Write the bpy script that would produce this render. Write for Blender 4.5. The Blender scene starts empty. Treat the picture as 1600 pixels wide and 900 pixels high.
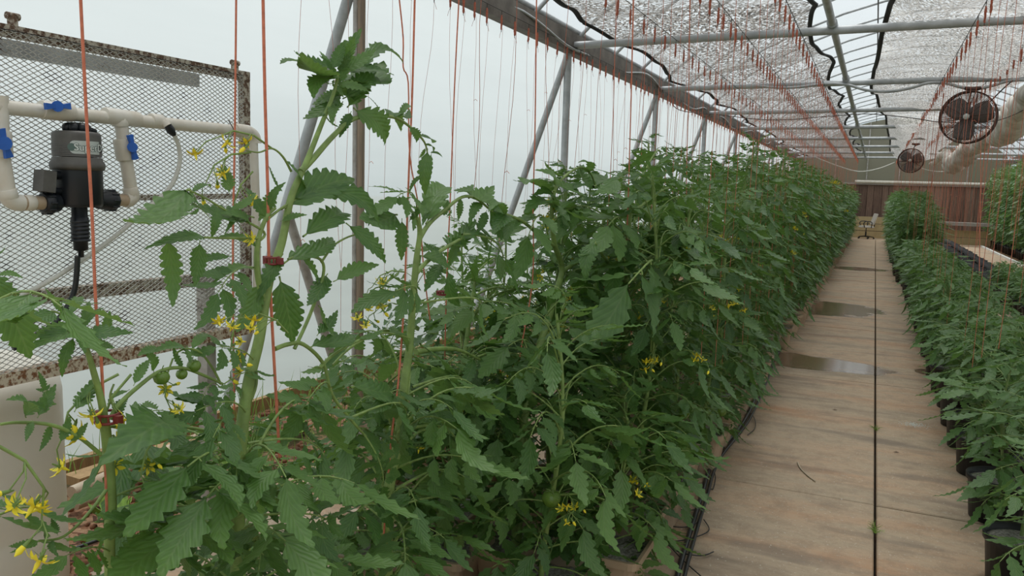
import bpy, math, random
import numpy as np
from mathutils import Matrix, Vector
random.seed(11)
S = bpy.context.scene
COL = S.collection
PI = math.pi
# ------------------------------------------------------------------ camera
FPX = 1250.0
CAMH = 1.65
def nrm(v):
    v = np.array(v, float); return v/np.linalg.norm(v)
_dy = nrm([568, 142, FPX]); _up = nrm(np.cross(_dy, np.array([1, -.030, 0.])))
if _up[1] < 0: _up = -_up
_dx = nrm(np.cross(_dy, _up))
if _dx[0] < 0: _dx = -_dx
RW = np.array([_dx, _dy, _up])                 # camera axes (right, up, forward) -> world
CP = np.array([0, 0, CAMH])
cam_d = bpy.data.cameras.new('camera'); cam = bpy.data.objects.new('camera', cam_d); COL.objects.link(cam)
cam_d.sensor_width = 36; cam_d.lens = FPX/1600*36; cam_d.clip_start = .05; cam_d.clip_end = 500
r, u, f = RW[:, 0], RW[:, 1], RW[:, 2]
cam.matrix_world = Matrix(((r[0], u[0], -f[0], 0), (r[1], u[1], -f[1], 0), (r[2], u[2], -f[2], CAMH), (0, 0, 0, 1)))
S.camera = cam
def ray(px, py): return RW @ nrm([px-800, 450-py, FPX])
def onX(px, py, x):
    d = ray(px, py); return CP + d*(x/d[0])
def onY(px, py, y):
    d = ray(px, py); return CP + d*(y/d[1])
def onZ(px, py, z=0.):
    d = ray(px, py); return CP + d*((z-CAMH)/d[2])
# ------------------------------------------------------------------ world, light, exposure
W = bpy.data.worlds.new('sky'); S.world = W; W.use_nodes = True
wt = W.node_tree; wt.nodes.clear()
wo = wt.nodes.new('ShaderNodeOutputWorld'); wb = wt.nodes.new('ShaderNodeBackground')
wc = wt.nodes.new('ShaderNodeTexCoord'); wx = wt.nodes.new('ShaderNodeSeparateXYZ'); wr = wt.nodes.new('ShaderNodeValToRGB')
wt.links.new(wc.outputs['Generated'], wx.inputs[0]); wt.links.new(wx.outputs['Z'], wr.inputs[0])
wt.links.new(wr.outputs[0], wb.inputs[0]); wt.links.new(wb.outputs[0], wo.inputs[0])
wr.color_ramp.elements[0].position = 0.0; wr.color_ramp.elements[0].color = (.40, .48, .50, 1)
wr.color_ramp.elements[1].position = .62; wr.color_ramp.elements[1].color = (1, 1, 1, 1)
e = wr.color_ramp.elements.new(.22); e.color = (.70, .775, .80, 1)
wb.inputs[1].default_value = 1.2
sun_d = bpy.data.lights.new('overcast_sun', 'SUN'); sun_d.energy = 4.0; sun_d.angle = R_ = math.radians(40); sun_d.color = (1, .97, .92)
sun = bpy.data.objects.new('overcast_sun', sun_d); COL.objects.link(sun); sun.rotation_euler = (math.radians(-14), math.radians(-10), 0)
S.view_settings.view_transform = 'Standard'; S.view_settings.look = 'None'; S.view_settings.gamma = 1; S.view_settings.use_curve_mapping = False
S.view_settings.exposure = -0.34
S.cycles.use_denoising = True; S.cycles.max_bounces = 7; S.cycles.transparent_max_bounces = 24
S.cycles.diffuse_bounces = 5; S.cycles.transmission_bounces = 5; S.cycles.caustics_reflective = False; S.cycles.caustics_refractive = False

# ------------------------------------------------------------------ materials
class NT:
    def __init__(s, name):
        s.m = bpy.data.materials.new(name); s.m.use_nodes = True; s.t = s.m.node_tree; s.t.nodes.clear()
        s.out = s.t.nodes.new('ShaderNodeOutputMaterial')
    def n(s, typ, ins=None, **kw):
        nd = s.t.nodes.new('ShaderNode'+typ)
        for k, v in kw.items(): setattr(nd, k, v)
        for k, v in (ins or {}).items(): s.set(nd, k, v)
        return nd
    def set(s, nd, k, v):
        sock = nd.inputs[k]
        if isinstance(v, bpy.types.NodeSocket): s.t.links.new(v, sock)
        elif isinstance(v, bpy.types.Node): s.t.links.new(v.outputs[0], sock)
        else:
            if sock.type == 'RGBA' and len(v) == 3: v = (*v, 1)
            sock.default_value = v
    def math(s, op, a, b=None, c=None):
        nd = s.n('Math', operation=op); s.set(nd, 0, a)
        if b is not None: s.set(nd, 1, b)
        if c is not None: s.set(nd, 2, c)
        return nd.outputs[0]
    def ramp(s, fac, stops):
        nd = s.n('ValToRGB'); s.set(nd, 0, fac); el = nd.color_ramp.elements
        while len(el) < len(stops): el.new(.5)
        for i, (p, c) in enumerate(stops):
            el[i].position = p; el[i].color = (*c, 1) if len(c) == 3 else c
        return nd.outputs[0]
    def mix(s, f, a, b, mode='MIX'):
        nd = s.n('Mix', data_type='RGBA', blend_type=mode); s.set(nd, 0, f); s.set(nd, 6, a); s.set(nd, 7, b); return nd.outputs[2]
    def coord(s, which='Object', scale=(1, 1, 1)):
        tc = s.n('TexCoord'); mp = s.n('Mapping'); s.set(mp, 'Vector', tc.outputs[which]); mp.inputs['Scale'].default_value = scale
        return mp.outputs[0]
    def noise(s, vec, scale, detail=4, rough=.55, out=0):
        nd = s.n('TexNoise'); s.set(nd, 'Vector', vec); nd.inputs['Scale'].default_value = scale
        nd.inputs['Detail'].default_value = detail; nd.inputs['Roughness'].default_value = rough; return nd.outputs[out]
    def bump(s, h, strength=.3, dist=.01):
        nd = s.n('Bump'); s.set(nd, 'Height', h); nd.inputs['Strength'].default_value = strength; nd.inputs['Distance'].default_value = dist; return nd.outputs[0]
    def pbr(s, col, rough=.5, metal=0., normal=None, spec=.5, **kw):
        b = s.n('BsdfPrincipled'); s.set(b, 'Base Color', col); s.set(b, 'Roughness', rough); s.set(b, 'Metallic', metal)
        s.set(b, 'Specular IOR Level', spec)
        if normal is not None: s.set(b, 'Normal', normal)
        return b.outputs[0]
    def done(s, sh):
        s.t.links.new(sh, s.out.inputs[0]); return s.m

def simple(name, col, rough=.5, metal=0., var=.15, scale=8, bump=0., spec=.5, col2=None, stretch=(1, 1, 1)):
    t = NT(name); v = t.coord('Object', stretch); nz = t.noise(v, scale)
    c2 = col2 or tuple(max(0, c*(1-var)) for c in col); c1 = col if col2 else tuple(min(1, c*(1+var)) for c in col)
    c = t.ramp(nz, [(.35, c2), (.65, c1)])
    nm = t.bump(t.noise(v, scale*6), bump, .01) if bump else None
    return t.done(t.pbr(c, rough, metal, nm, spec))

def leaf_mat(name, top, top2, back, young=None, trans=.28):
    t = NT(name)
    uv = t.n('TexCoord').outputs['UV']; sx = t.n('SeparateXYZ', {0: uv})
    uu = t.math('ABSOLUTE', t.math('SUBTRACT', sx.outputs[0], .5)); vv = sx.outputs[1]
    ph = t.math('SUBTRACT', t.math('MULTIPLY', vv, 50.), t.math('MULTIPLY', uu, 42.))
    ve = t.math('SINE', ph)
    vein = t.math('POWER', t.math('MULTIPLY_ADD', ve, .5, .5), 6.)
    mid = t.math('LESS_THAN', uu, .022)
    co = t.coord('Object'); n1 = t.noise(co, 7, 2); oi = t.n('ObjectInfo').outputs['Random']
    k = t.math('MULTIPLY_ADD', oi, .5, t.math('MULTIPLY', n1, .6))
    c = t.ramp(k, [(.2, top2), (.75, top)])
    if young: c = t.mix(t.math('MULTIPLY', t.math('GREATER_THAN', t.noise(co, 3.3, 1), .56), .55), c, young)
    c = t.mix(t.math('MULTIPLY', vein, .17), c, tuple(min(1, x*1.9+.01) for x in top))
    c = t.mix(t.math('MULTIPLY', mid, .5), c, (.16, .26, .09))
    geo = t.n('NewGeometry')
    c = t.mix(t.math('MULTIPLY', geo.outputs['Backfacing'], .75), c, back)
    h = t.math('ADD', t.math('MULTIPLY', t.math('MULTIPLY_ADD', ve, -.5, .5), 1.), t.math('MULTIPLY', t.noise(co, 90, 2), .35))
    nm = t.bump(h, .28, .003)
    p = t.pbr(c, .43, 0, nm, .6)
    tr = t.n('BsdfTranslucent', {0: t.mix(.35, c, (.22, .42, .03))}).outputs[0]
    ms = t.n('MixShader', {0: trans, 1: p, 2: tr})
    return t.done(ms.outputs[0])

M = {}
M['leaf'] = leaf_mat('tomato_leaf', (.125, .25, .06), (.05, .135, .034), (.15, .26, .085), trans=.36)
M['leafy'] = leaf_mat('young_tomato_leaf', (.10, .21, .055), (.055, .14, .035), (.15, .27, .10), trans=.3)
M['leafd'] = leaf_mat('hedge_tomato_leaf', (.10, .22, .05), (.03, .095, .024), (.12, .23, .07), young=(.12, .22, .05))
M['stem'] = simple('green_stem', (.21, .31, .085), .5, var=.2, scale=25, bump=.15)
M['stemy'] = simple('pale_green_stem', (.24, .34, .12), .55, var=.15, scale=30)
M['petal'] = simple('yellow_petal', (.92, .76, .04), .5, var=.1)
M['calyx'] = simple('calyx_green', (.16, .25, .06), .6)
M['fruit'] = simple('unripe_tomato', (.16, .27, .04), .22, var=.2, scale=12, col2=(.10, .19, .03))
M['twine'] = simple('orange_twine', (.62, .19, .11), .7, var=.15, scale=60)
M['twine2'] = simple('wound_orange_twine', (.50, .14, .085), .8, var=.3, scale=150, bump=.5)
M['clip'] = simple('dark_red_plastic', (.22, .03, .03), .4)
M['steel'] = simple('galvanised_steel', (.42, .44, .45), .45, .15, var=.15, scale=9, bump=.06)
M['steelp'] = simple('weathered_post_steel', (.50, .49, .47), .5, .1, var=.15, scale=14, col2=(.34, .31, .28))
M['woodpost'] = simple('weathered_wood', (.36, .27, .19), .75, var=.2, scale=6, col2=(.24, .19, .15), stretch=(12, 12, .8), bump=.2)
M['beam'] = simple('grimy_eave_beam', (.19, .165, .14), .7, .0, var=.2, scale=5, col2=(.10, .085, .07), bump=.2)
M['cream_wood'] = simple('pale_batten_wood', (.58, .50, .38), .7, col2=(.42, .35, .25), scale=5, stretch=(8, 1, 8))
M['pvc'] = simple('white_pvc', (.78, .75, .68), .35, var=.07, scale=10, col2=(.68, .62, .52))
M['pvcold'] = simple('stained_pvc', (.60, .50, .38), .5, col2=(.45, .33, .22), scale=9)
M['blue'] = simple('blue_valve_plastic', (.015, .12, .52), .35, var=.1)
M['black'] = simple('black_plastic', (.012, .015, .02), .38, var=.2)
M['dgrey'] = simple('ribbed_grey_plastic', (.13, .125, .115), .5, var=.12, scale=20, col2=(.095, .09, .083))
M['potblack'] = simple('black_nursery_pot', (.018, .018, .020), .5, var=.3)
M['silver'] = simple('silver_label', (.58, .62, .60), .35, 0, col2=(.50, .55, .53))
M['white'] = simple('white_lettering', (.85, .88, .86), .5, var=.02)
M['lettershadow'] = simple('grey_green_lettering', (.10, .16, .14), .5, var=.02)
M['rubber'] = simple('black_rubber_hose', (.02, .024, .026), .4, var=.2)
M['clearhose'] = simple('milky_tubing', (.66, .66, .60), .3, var=.06)
M['tank'] = simple('milky_tank_plastic', (.80, .76, .68), .4, var=.05, scale=2, col2=(.72, .67, .58))
M['cream'] = simple('cream_bucket_plastic', (.55, .43, .31), .5, var=.08, scale=7, col2=(.44, .32, .22))
M['perlite'] = simple('perlite', (.62, .60, .56), .9, scale=90, col2=(.22, .20, .18), bump=.8)
M['fanmetal'] = simple('rusty_fan_guard', (.10, .055, .045), .55, .4, var=.3, scale=30)
M['fanblade'] = simple('fan_blade', (.20, .185, .175), .45, .3, var=.1)
M['chairw'] = simple('white_upholstery', (.58, .55, .50), .55, var=.05)
M['weed'] = simple('weed_green', (.20, .34, .05), .6, var=.3, scale=5)
M['dry'] = simple('dry_leaf', (.18, .12, .08), .8, var=.3)
M['wire'] = simple('dark_wire', (.07, .06, .055), .5, .5)

def rust(name, paint, rustc, lo, hi, scale=40):
    t = NT(name); v = t.coord(); n1 = t.noise(v, scale, 6, .7)
    f = t.ramp(n1, [(lo, (0, 0, 0)), (hi, (1, 1, 1))])
    n2 = t.noise(v, scale*3, 3)
    c = t.mix(f, paint, t.ramp(n2, [(.3, tuple(x*.4 for x in rustc)), (.7, rustc)]))
    return t.done(t.pbr(c, .75, 0, t.bump(n1, .6, .004)))
M['rustframe'] = rust('flaking_rusty_paint', (.50, .46, .38), (.17, .095, .055), .44, .54, 45)
M['rustwhite'] = rust('speckled_rusty_rail', (.62, .54, .42), (.30, .13, .055), .46, .56, 55)
M['meshm'] = rust('painted_expanded_metal', (.48, .47, .43), (.13, .09, .07), .56, .64, 12)

# translucent greenhouse film
def film(name, transp, col, colt):
    t = NT(name); v = t.coord('Object', (1, .25, 3)); n1 = t.noise(v, 1.3, 4, .6)
    c = t.mix(t.ramp(n1, [(.3, (0, 0, 0)), (.75, (1, 1, 1))]), tuple(x*.93 for x in col), col)
    v2 = t.coord('Object', (2, 30, 1.2)); nm = t.bump(t.noise(v2, 2, 3), .12, .02)
    a = t.n('BsdfTranslucent', {'Color': c}); b = t.n('BsdfTransparent', {'Color': (*colt, 1)})
    d = t.n('BsdfDiffuse', {'Color': (.7, .74, .74, 1)}); g = t.n('BsdfGlossy', {'Color': (.8, .85, .88, 1), 'Roughness': .22, 'Normal': nm})
    m1 = t.n('MixShader', {0: .16, 1: a.outputs[0], 2: d.outputs[0]}); m2 = t.n('MixShader', {0: transp, 1: m1.outputs[0], 2: b.outputs[0]})
    m3 = t.n('MixShader', {0: .05, 1: m2.outputs[0], 2: g.outputs[0]})
    return t.done(m3.outputs[0])
M['film'] = film('greenhouse_film', .45, (.93, .97, .97), (.92, .96, .97))
M['filmroof'] = film('greenhouse_roof_film', .72, (.96, .98, 1), (.95, .98, 1))

def cloth(name, lo, hi, ca, cb, sc=38):
    t = NT(name); v = t.coord('Object'); n1 = t.noise(v, sc, 3, .7); big = t.noise(v, .8, 3)
    vo = t.n('TexVoronoi', {'Vector': v, 'Scale': sc*1.4})
    h = t.math('ADD', t.math('MULTIPLY', n1, .75), t.math('MULTIPLY', vo.outputs['Distance'], .42))
    h = t.math('ADD', h, t.math('MULTIPLY', t.math('SUBTRACT', big, .5), .25))
    f = t.ramp(h, [(lo, (0, 0, 0)), (hi, (1, 1, 1))])
    c = t.mix(t.ramp(t.noise(v, sc*1.5, 3, .7), [(.42, (0, 0, 0)), (.58, (1, 1, 1))]), ca, cb); c = t.mix(t.ramp(big, [(.58, (0, 0, 0)), (.66, (.5, .5, .5))]), c, tuple(min(1, q*1.3) for q in cb))
    d = t.n('BsdfDiffuse', {'Color': c}); tr = t.n('BsdfTranslucent', {'Color': c})
    m1 = t.n('MixShader', {0: .55, 1: d.outputs[0], 2: tr.outputs[0]})
    tp = t.n('BsdfTransparent')
    m2 = t.n('MixShader', {0: f, 1: m1.outputs[0], 2: tp.outputs[0]})
    return t.done(m2.outputs[0])
M['clothL'] = cloth('knitted_shade_cloth', .615, .67, (.10, .092, .085), (.50, .48, .455), 26)
M['clothR'] = cloth('pale_shade_cloth', .65, .72, (.26, .25, .24), (.76, .74, .71), 32)
M['edge'] = simple('black_cloth_binding', (.02, .02, .022), .8)

def concrete():
    t = NT('stained_concrete'); v = t.coord('Object'); vs = t.coord('Object', (.45, 1.9, 1))
    a = t.noise(vs, 1.3, 6, .62); b = t.noise(vs, 4.5, 5, .65); g = t.noise(v, 60, 4, .7); d = t.noise(v, .55, 3)
    c = t.ramp(a, [(.30, (.25, .20, .15)), (.45, (.48, .385, .275)), (.57, (.53, .36, .235)), (.70, (.45, .25, .14))])
    c = t.mix(t.ramp(b, [(.42, (0, 0, 0)), (.66, (.75, .75, .75))]), c, t.mix(d, (.56, .455, .335), (.45, .325, .215)))
    c = t.mix(t.ramp(t.noise(v, 7, 8, .85), [(.45, (0, 0, 0)), (.62, (.6, .6, .6))]), c, (.30, .22, .15))
    c = t.mix(t.ramp(t.noise(v, 14, 5, .7), [(.60, (0, 0, 0)), (.74, (.55, .55, .55))]), c, (.62, .56, .46))
    c = t.mix(t.ramp(t.noise(vs, 2.2, 4), [(.55, (0, 0, 0)), (.66, (.6, .6, .6))]), c, (.21, .17, .135))
    c = t.mix(t.math('GREATER_THAN', g, .655), c, (.68, .64, .56))
    c = t.mix(t.math('LESS_THAN', g, .31), c, (.20, .15, .11))
    # puddles and damp streaks: (centre x, centre y, half width, half depth)
    sep = t.n('SeparateXYZ', {0: v}); wn = t.noise(t.coord('Object', (1, 2, 1)), 2.0, 4)
    wet = None
    for (cx, cy, rx, ry) in ((-.50, 8.35, .85, .40), (-.50, 12.6, .75, .85), (.62, 8.5, .16, .16), (1.1, 4.95, .45, .16), (-.3, 20, .7, .5), (.9, 3.9, .4, .16)):
        ex = t.math('POWER', t.math('DIVIDE', t.math('SUBTRACT', sep.outputs[0], cx), rx), 2.); ey = t.math('POWER', t.math('DIVIDE', t.math('SUBTRACT', sep.outputs[1], cy), ry), 2.)
        q = t.math('ADD', t.math('ADD', ex, ey), t.math('MULTIPLY', t.math('SUBTRACT', wn, .5), 1.6))
        wet = q if wet is None else t.math('MINIMUM', wet, q)
    wm = t.ramp(wet, [(.75, (1, 1, 1)), (1.0, (0, 0, 0))])
    c = t.mix(t.math('MULTIPLY', wm, .75), c, (.13, .085, .05))
    rg = t.math('SUBTRACT', .72, t.math('MULTIPLY', wm, .60))
    nm = t.bump(t.math('MULTIPLY', t.math('ADD', b, g), t.math('SUBTRACT', 1., wm)), .25, .006)
    return t.done(t.pbr(c, rg, 0, nm, .4))
M['concrete'] = concrete()
M['joint'] = simple('dark_joint', (.04, .03, .02), .9)
def dirt():
    t = NT('clay_and_chips'); v = t.coord('Object'); vo = t.n('TexVoronoi', {'Vector': v, 'Scale': 28.})
    c = t.ramp(t.n('SeparateColor', {0: vo.outputs['Color']}).outputs[0], [(.1, (.10, .045, .025)), (.5, (.30, .14, .07)), (.9, (.45, .27, .16))])
    c = t.mix(t.ramp(t.noise(v, 1.6, 4), [(.5, (0, 0, 0)), (.62, (.7, .7, .7))]), c, (.14, .16, .05))
    h = t.math('ADD', vo.outputs['Distance'], t.noise(v, 60, 4))
    return t.done(t.pbr(c, .9, 0, t.bump(h, 1., .02)))
M['dirt'] = dirt()
M['stone'] = simple('clay_clod', (.36, .17, .09), .9, scale=15, col2=(.17, .075, .04), bump=.5)
M['grass'] = simple('outside_grass', (.13, .16, .14), .9, scale=1)
def planks(name, a, b, c):
    t = NT(name); v = t.coord('Object', (6, 6, .7)); oi = t.n('ObjectInfo').outputs['Random']
    k = t.math('ADD', t.math('MULTIPLY', t.noise(v, 4, 5, .7), .7), t.math('MULTIPLY', oi, .35))
    return t.done(t.pbr(t.ramp(k, [(.25, a), (.5, b), (.8, c)]), .8, 0, t.bump(t.noise(v, 9, 4), .4, .01)))
M['plank'] = planks('old_brown_planks', (.10, .06, .045), (.21, .135, .10), (.36, .26, .20))
M['yplank'] = planks('yellow_pine_board', (.32, .24, .11), (.46, .36, .19), (.55, .45, .26))
M['gplank'] = planks('grey_board', (.30, .28, .26), (.42, .39, .36), (.5, .47, .44))
M['lumber'] = planks('rough_sawn_lumber', (.26, .16, .07), (.42, .27, .13), (.52, .36, .19))
def poly():
    t = NT('olive_polycarbonate'); v = t.coord('Object', (1, 1, .3)); wv = t.n('TexWave', {'Vector': t.coord('Object'), 'Scale': 12.})
    c = t.mix(t.math('MULTIPLY', t.n('ObjectInfo').outputs['Random'], .9), (.34, .35, .27), (.42, .40, .33))
    c = t.mix(t.math('MULTIPLY', wv.outputs['Fac'], .12), c, (.2, .2, .16))
    a = t.n('BsdfTranslucent', {'Color': c}).outputs[0]
    return t.done(t.n('MixShader', {0: .55, 1: t.pbr(c, .3), 2: a}).outputs[0])
M['poly'] = poly()

# ------------------------------------------------------------------ mesh helpers
class MB:
    def __init__(s): s.v = []; s.f = []; s.mi = []; s.uv = []; s.sm = []
    def add(s, vs, fs, mi=0, uv=None, smooth=True):
        o = len(s.v); s.v.extend([tuple(p) for p in vs])
        for i, fc in enumerate(fs):
            s.f.append(tuple(o+k for k in fc)); s.mi.append(mi if isinstance(mi, int) else mi[i]); s.sm.append(smooth)
            s.uv.append([uv[k] for k in fc] if uv is not None else [(.5, .3)]*len(fc))
        return s
    def addmb(s, o, mat=None, base=0):
        off = len(s.v)
        if mat is None: s.v.extend(o.v)
        else:
            a = np.array(o.v) @ mat[:3, :3].T + mat[:3, 3]; s.v.extend(map(tuple, a.tolist()))
        s.f.extend([tuple(off+k for k in fc) for fc in o.f]); s.mi.extend([m+base for m in o.mi]); s.uv.extend(o.uv); s.sm.extend(o.sm)
        return s
    def box(s, c, d, mi=0, rot=None):
        x, y, z = (k/2 for k in d); P = [Vector(p) for p in ((-x,-y,-z),(x,-y,-z),(x,y,-z),(-x,y,-z),(-x,-y,z),(x,-y,z),(x,y,z),(-x,y,z))]
        if rot is not None: P = [rot @ p for p in P]
        return s.add([p+Vector(c) for p in P], [(0,3,2,1),(4,5,6,7),(0,1,5,4),(1,2,6,5),(2,3,7,6),(3,0,4,7)], mi, smooth=False)
    def beam(s, a, b, w, h, mi=0):
        a = Vector(a); b = Vector(b); d = b-a; q = d.to_track_quat('Y', 'Z').to_matrix()
        return s.box((a+b)/2, (w, d.length, h), mi, q)
    def tube(s, pts, rad, n=8, mi=0, caps=True, flat=False):
        pts = [Vector(p) for p in pts]; k = len(pts)
        if not hasattr(rad, '__len__'): rad = [rad]*k
        T = [(pts[min(i+1, k-1)]-pts[max(i-1, 0)]).normalized() for i in range(k)]
        ref = Vector((0, 0, 1)) if abs(T[0].z) < .9 else Vector((1, 0, 0))
        N = T[0].cross(ref).normalized(); vs = []
        for i in range(k):
            N = (N - T[i]*N.dot(T[i])); N = N.normalized() if N.length > 1e-6 else T[i].orthogonal().normalized(); B = T[i].cross(N)
            for j in range(n):
                a = 2*PI*j/n; vs.append(pts[i] + (N*math.cos(a)+B*math.sin(a))*rad[i])
        fs = [(i*n+j, i*n+(j+1) % n, (i+1)*n+(j+1) % n, (i+1)*n+j) for i in range(k-1) for j in range(n)]
        s.add(vs, fs, mi, smooth=not flat)
        if caps: s.add([vs[j] for j in range(n)], [tuple(range(n))[::-1]], mi, smooth=False); s.add([vs[(k-1)*n+j] for j in range(n)], [tuple(range(n))], mi, smooth=False)
        return s
    def lathe(s, prof, n=20, mi=0, mat=None, caps=True):
        vs = [Vector((r_*math.cos(2*PI*j/n), r_*math.sin(2*PI*j/n), z)) for r_, z in prof for j in range(n)]
        if mat is not None: vs = [mat @ p for p in vs]
        k = len(prof); fs = [(i*n+j, i*n+(j+1) % n, (i+1)*n+(j+1) % n, (i+1)*n+j) for i in range(k-1) for j in range(n)]
        s.add(vs, fs, mi)
        if caps: s.add(vs[:n], [tuple(range(n))[::-1]], mi, smooth=False); s.add(vs[-n:], [tuple(range(n))], mi, smooth=False)
        return s
    def ball(s, c, r_, n=12, m=8, mi=0, sq=1.):
        vs = []; fs = []
        for i in range(m+1):
            th = PI*i/m
            for j in range(n): a = 2*PI*j/n; vs.append((c[0]+r_*math.sin(th)*math.cos(a), c[1]+r_*math.sin(th)*math.sin(a), c[2]+r_*sq*math.cos(th)))
        for i in range(m):
            for j in range(n): fs.append((i*n+j, (i+1)*n+j, (i+1)*n+(j+1) % n, i*n+(j+1) % n))
        return s.add(vs, fs, mi)
    def mesh(s, name, mats):
        me = bpy.data.meshes.new(name); me.from_pydata(s.v, [], s.f)
        for m in (mats if isinstance(mats, (list, tuple)) else [mats]): me.materials.append(m)
        me.polygons.foreach_set('material_index', s.mi); me.polygons.foreach_set('use_smooth', s.sm)
        uvl = me.uv_layers.new(name='uv'); flat = [x for fc in s.uv for p in fc for x in p]; uvl.data.foreach_set('uv', flat)
        me.update(); return me
    def build(s, name, mats, parent=None, loc=None):
        o = bpy.data.objects.new(name, s.mesh(name, mats)); COL.objects.link(o)
        if loc is not None: o.location = loc
        if parent is not None: o.parent = parent
        return o
def tag(o, label, cat, group=None):
    o['label'] = label; o['category'] = cat
    if group: o['group'] = group
    return o
def thing(name, label, cat, loc=(0, 0, 0), group=None, rz=0):
    o = bpy.data.objects.new(name, None); COL.objects.link(o); o.location = loc; o.rotation_euler = (0, 0, rz)
    o.empty_display_size = .1; return tag(o, label, cat, group)
def inst(me, name, parent=None, mat=None, loc=None):
    o = bpy.data.objects.new(name, me); COL.objects.link(o)
    if parent is not None: o.parent = parent
    if mat is not None: o.matrix_local = mat
    if loc is not None: o.location = loc
    return o
def struct(o): o['kind'] = 'structure'; return o
def stuff(o): o['kind'] = 'stuff'; return o
def jit(a): return random.uniform(-a, a)
# ================================================================== SETTING
Y0, Y1 = -4.2, 36.0
ZT = 3.12; BAY = 3.66; TIES = [7.95+BAY*k for k in range(-3, 8)]
PROF = [(-4.02, 0.0), (-3.98, .6), (-3.9, 1.2), (-3.72, 1.9), (-3.42, 2.55), (-3.12, 3.12)]
ARCH = [(-3.12, 3.12), (-2.6, 3.60), (-1.9, 4.08), (-1.0, 4.48), (-.1, 4.75), (.8, 4.84), (1.7, 4.75), (2.6, 4.48), (3.5, 4.08), (4.2, 3.60), (4.72, 3.12)]
def dense(p, n=4):
    out = []
    for i in range(len(p)-1):
        p0 = p[max(i-1, 0)]; p1 = p[i]; p2 = p[i+1]; p3 = p[min(i+2, len(p)-1)]
        for k in range(n):
            t = k/n
            out.append(tuple(.5*((2*p1[c])+(-p0[c]+p2[c])*t+(2*p0[c]-5*p1[c]+4*p2[c]-p3[c])*t*t+(-p0[c]+3*p1[c]-3*p2[c]+p3[c])*t**3) for c in range(len(p1))))
    return out+[tuple(p[-1])]
def sweepY(prof, ys, wob=0.):
    mb = MB(); vs = []; n = len(prof)
    for y in ys:
        for i, (x, z) in enumerate(prof): vs.append((x + (wob*math.sin(y*3.1+i) if 0 < i < n-1 else 0), y, z))
    fs = [(j*n+i, j*n+i+1, (j+1)*n+i+1, (j+1)*n+i) for j in range(len(ys)-1) for i in range(n-1)]
    return mb.add(vs, fs)
ys = [Y0+(Y1-Y0)*i/66 for i in range(67)]
PL = dense(PROF, 3); PR = [(1.6-x, z) for x, z in PL]
struct(sweepY(PL, ys, .008).build('wall_left', M['film'])); struct(sweepY(PR[::-1], ys, .008).build('wall_right', M['film']))
PA = dense(ARCH, 3)
struct(sweepY([(x, z+.03) for x, z in PA], ys).build('ceiling', M['filmroof']))
# wall behind the camera
full = PL+PA[1:]+PR[::-1][1:]
mb = MB(); mb.add([(x, Y0, z) for x, z in full], [tuple(range(len(full)))], smooth=False); struct(mb.build('wall_front', M['film']))
# floor: slabs are pieces of the floor, dirt strips along the walls
floor = bpy.data.objects.new('floor', None); COL.objects.link(floor); struct(floor)
YJ = [4.60+3.09*k for k in range(-3, 11)]; YJ[-1] = 36.0
XC = [(-2.87, .13), (.13, 3.55)]
for (xa, xb) in XC:
    for k in range(len(YJ)-1):
        a, b = YJ[k], YJ[k+1]; g = .0065; mb = MB(); h = .12; dz = jit(.0015)
        mb.add([(xa+g+.004*(p in (0, 3)), a+g, -h) if 0 else q for p, q in enumerate([(xa+g, a+g, -h), (xb-g, a+g, -h), (xb-g, b-g, -h), (xa+g, b-g, -h), (xa+g, a+g, -.006+dz), (xb-g, a+g, -.006+dz), (xb-g, b-g, -.006+dz), (xa+g, b-g, -.006+dz), (xa+g+.006, a+g+.006, dz), (xb-g-.006, a+g+.006, dz), (xb-g-.006, b-g-.006, dz), (xa+g+.006, b-g-.006, dz)])],
               [(0, 1, 5, 4), (1, 2, 6, 5), (2, 3, 7, 6), (3, 0, 4, 7), (4, 5, 9, 8), (5, 6, 10, 9), (6, 7, 11, 10), (7, 4, 8, 11), (8, 9, 10, 11)], smooth=False)
        mb.build('concrete_slab', M['concrete'], floor)
mb = MB(); mb.box((.34, 15.9, -.14), (6.6, 40.2, .06)); mb.build('joint_bed', M['joint'], floor)
def ground(xa, xb, nx, name, z0):
    mb = MB(); ny = 240; vs = []
    for j in range(ny+1):
        for i in range(nx+1):
            x = xa+(xb-xa)*i/nx; y = Y0+(Y1-Y0)*j/ny; e = min(i, nx-i)/nx
            vs.append((x, y, z0+.03*math.sin(x*7+y*3)*e+.02*math.sin(y*5.3+x)*e+jit(.012)*(e > 0)))
    return mb.add(vs, [(j*(nx+1)+i, j*(nx+1)+i+1, (j+1)*(nx+1)+i+1, (j+1)*(nx+1)+i) for j in range(ny) for i in range(nx)]).build(name, M['dirt'])
d1 = ground(-4.1, -2.86, 12, 'soil_bed', -.03); d1.parent = floor
d2 = ground(3.55, 5.75, 12, 'soil_bed', -.03); d2.parent = floor
mb = MB(); mb.box((3.58, 15.9, .0), (.07, 40, .10)); tag(mb.build('curb_strip', M['white']), 'pale raised kerb strip along the right edge of the second concrete walk', 'kerb')
mb = MB()
for k in range(900):
    y = random.uniform(1.6, 9)**1; x = random.uniform(-3.9, -2.9) if random.random() < .85 else random.uniform(-3.0, -2.75); r_ = random.uniform(.008, .028)
    a = MB(); a.ball((0, 0, 0), r_, 5, 3, sq=.7)
    mb.add([(x+p[0]*random.uniform(.6, 1.3), y+p[1]*random.uniform(.6, 1.3), r_*.3+p[2]) for p in a.v], a.f)
stuff(tag(mb.build('clay_clods', M['stone']), 'reddish clay clods and bark chips lying in the soil bed by the left wall', 'soil clods'))
# outside ground
mb = MB(); mb.add([(-60, -60, -.2), (60, -60, -.2), (60, 90, -.2), (-60, 90, -.2)], [(0, 1, 2, 3)]); struct(mb.build('ground_outside', M['grass']))
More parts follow.
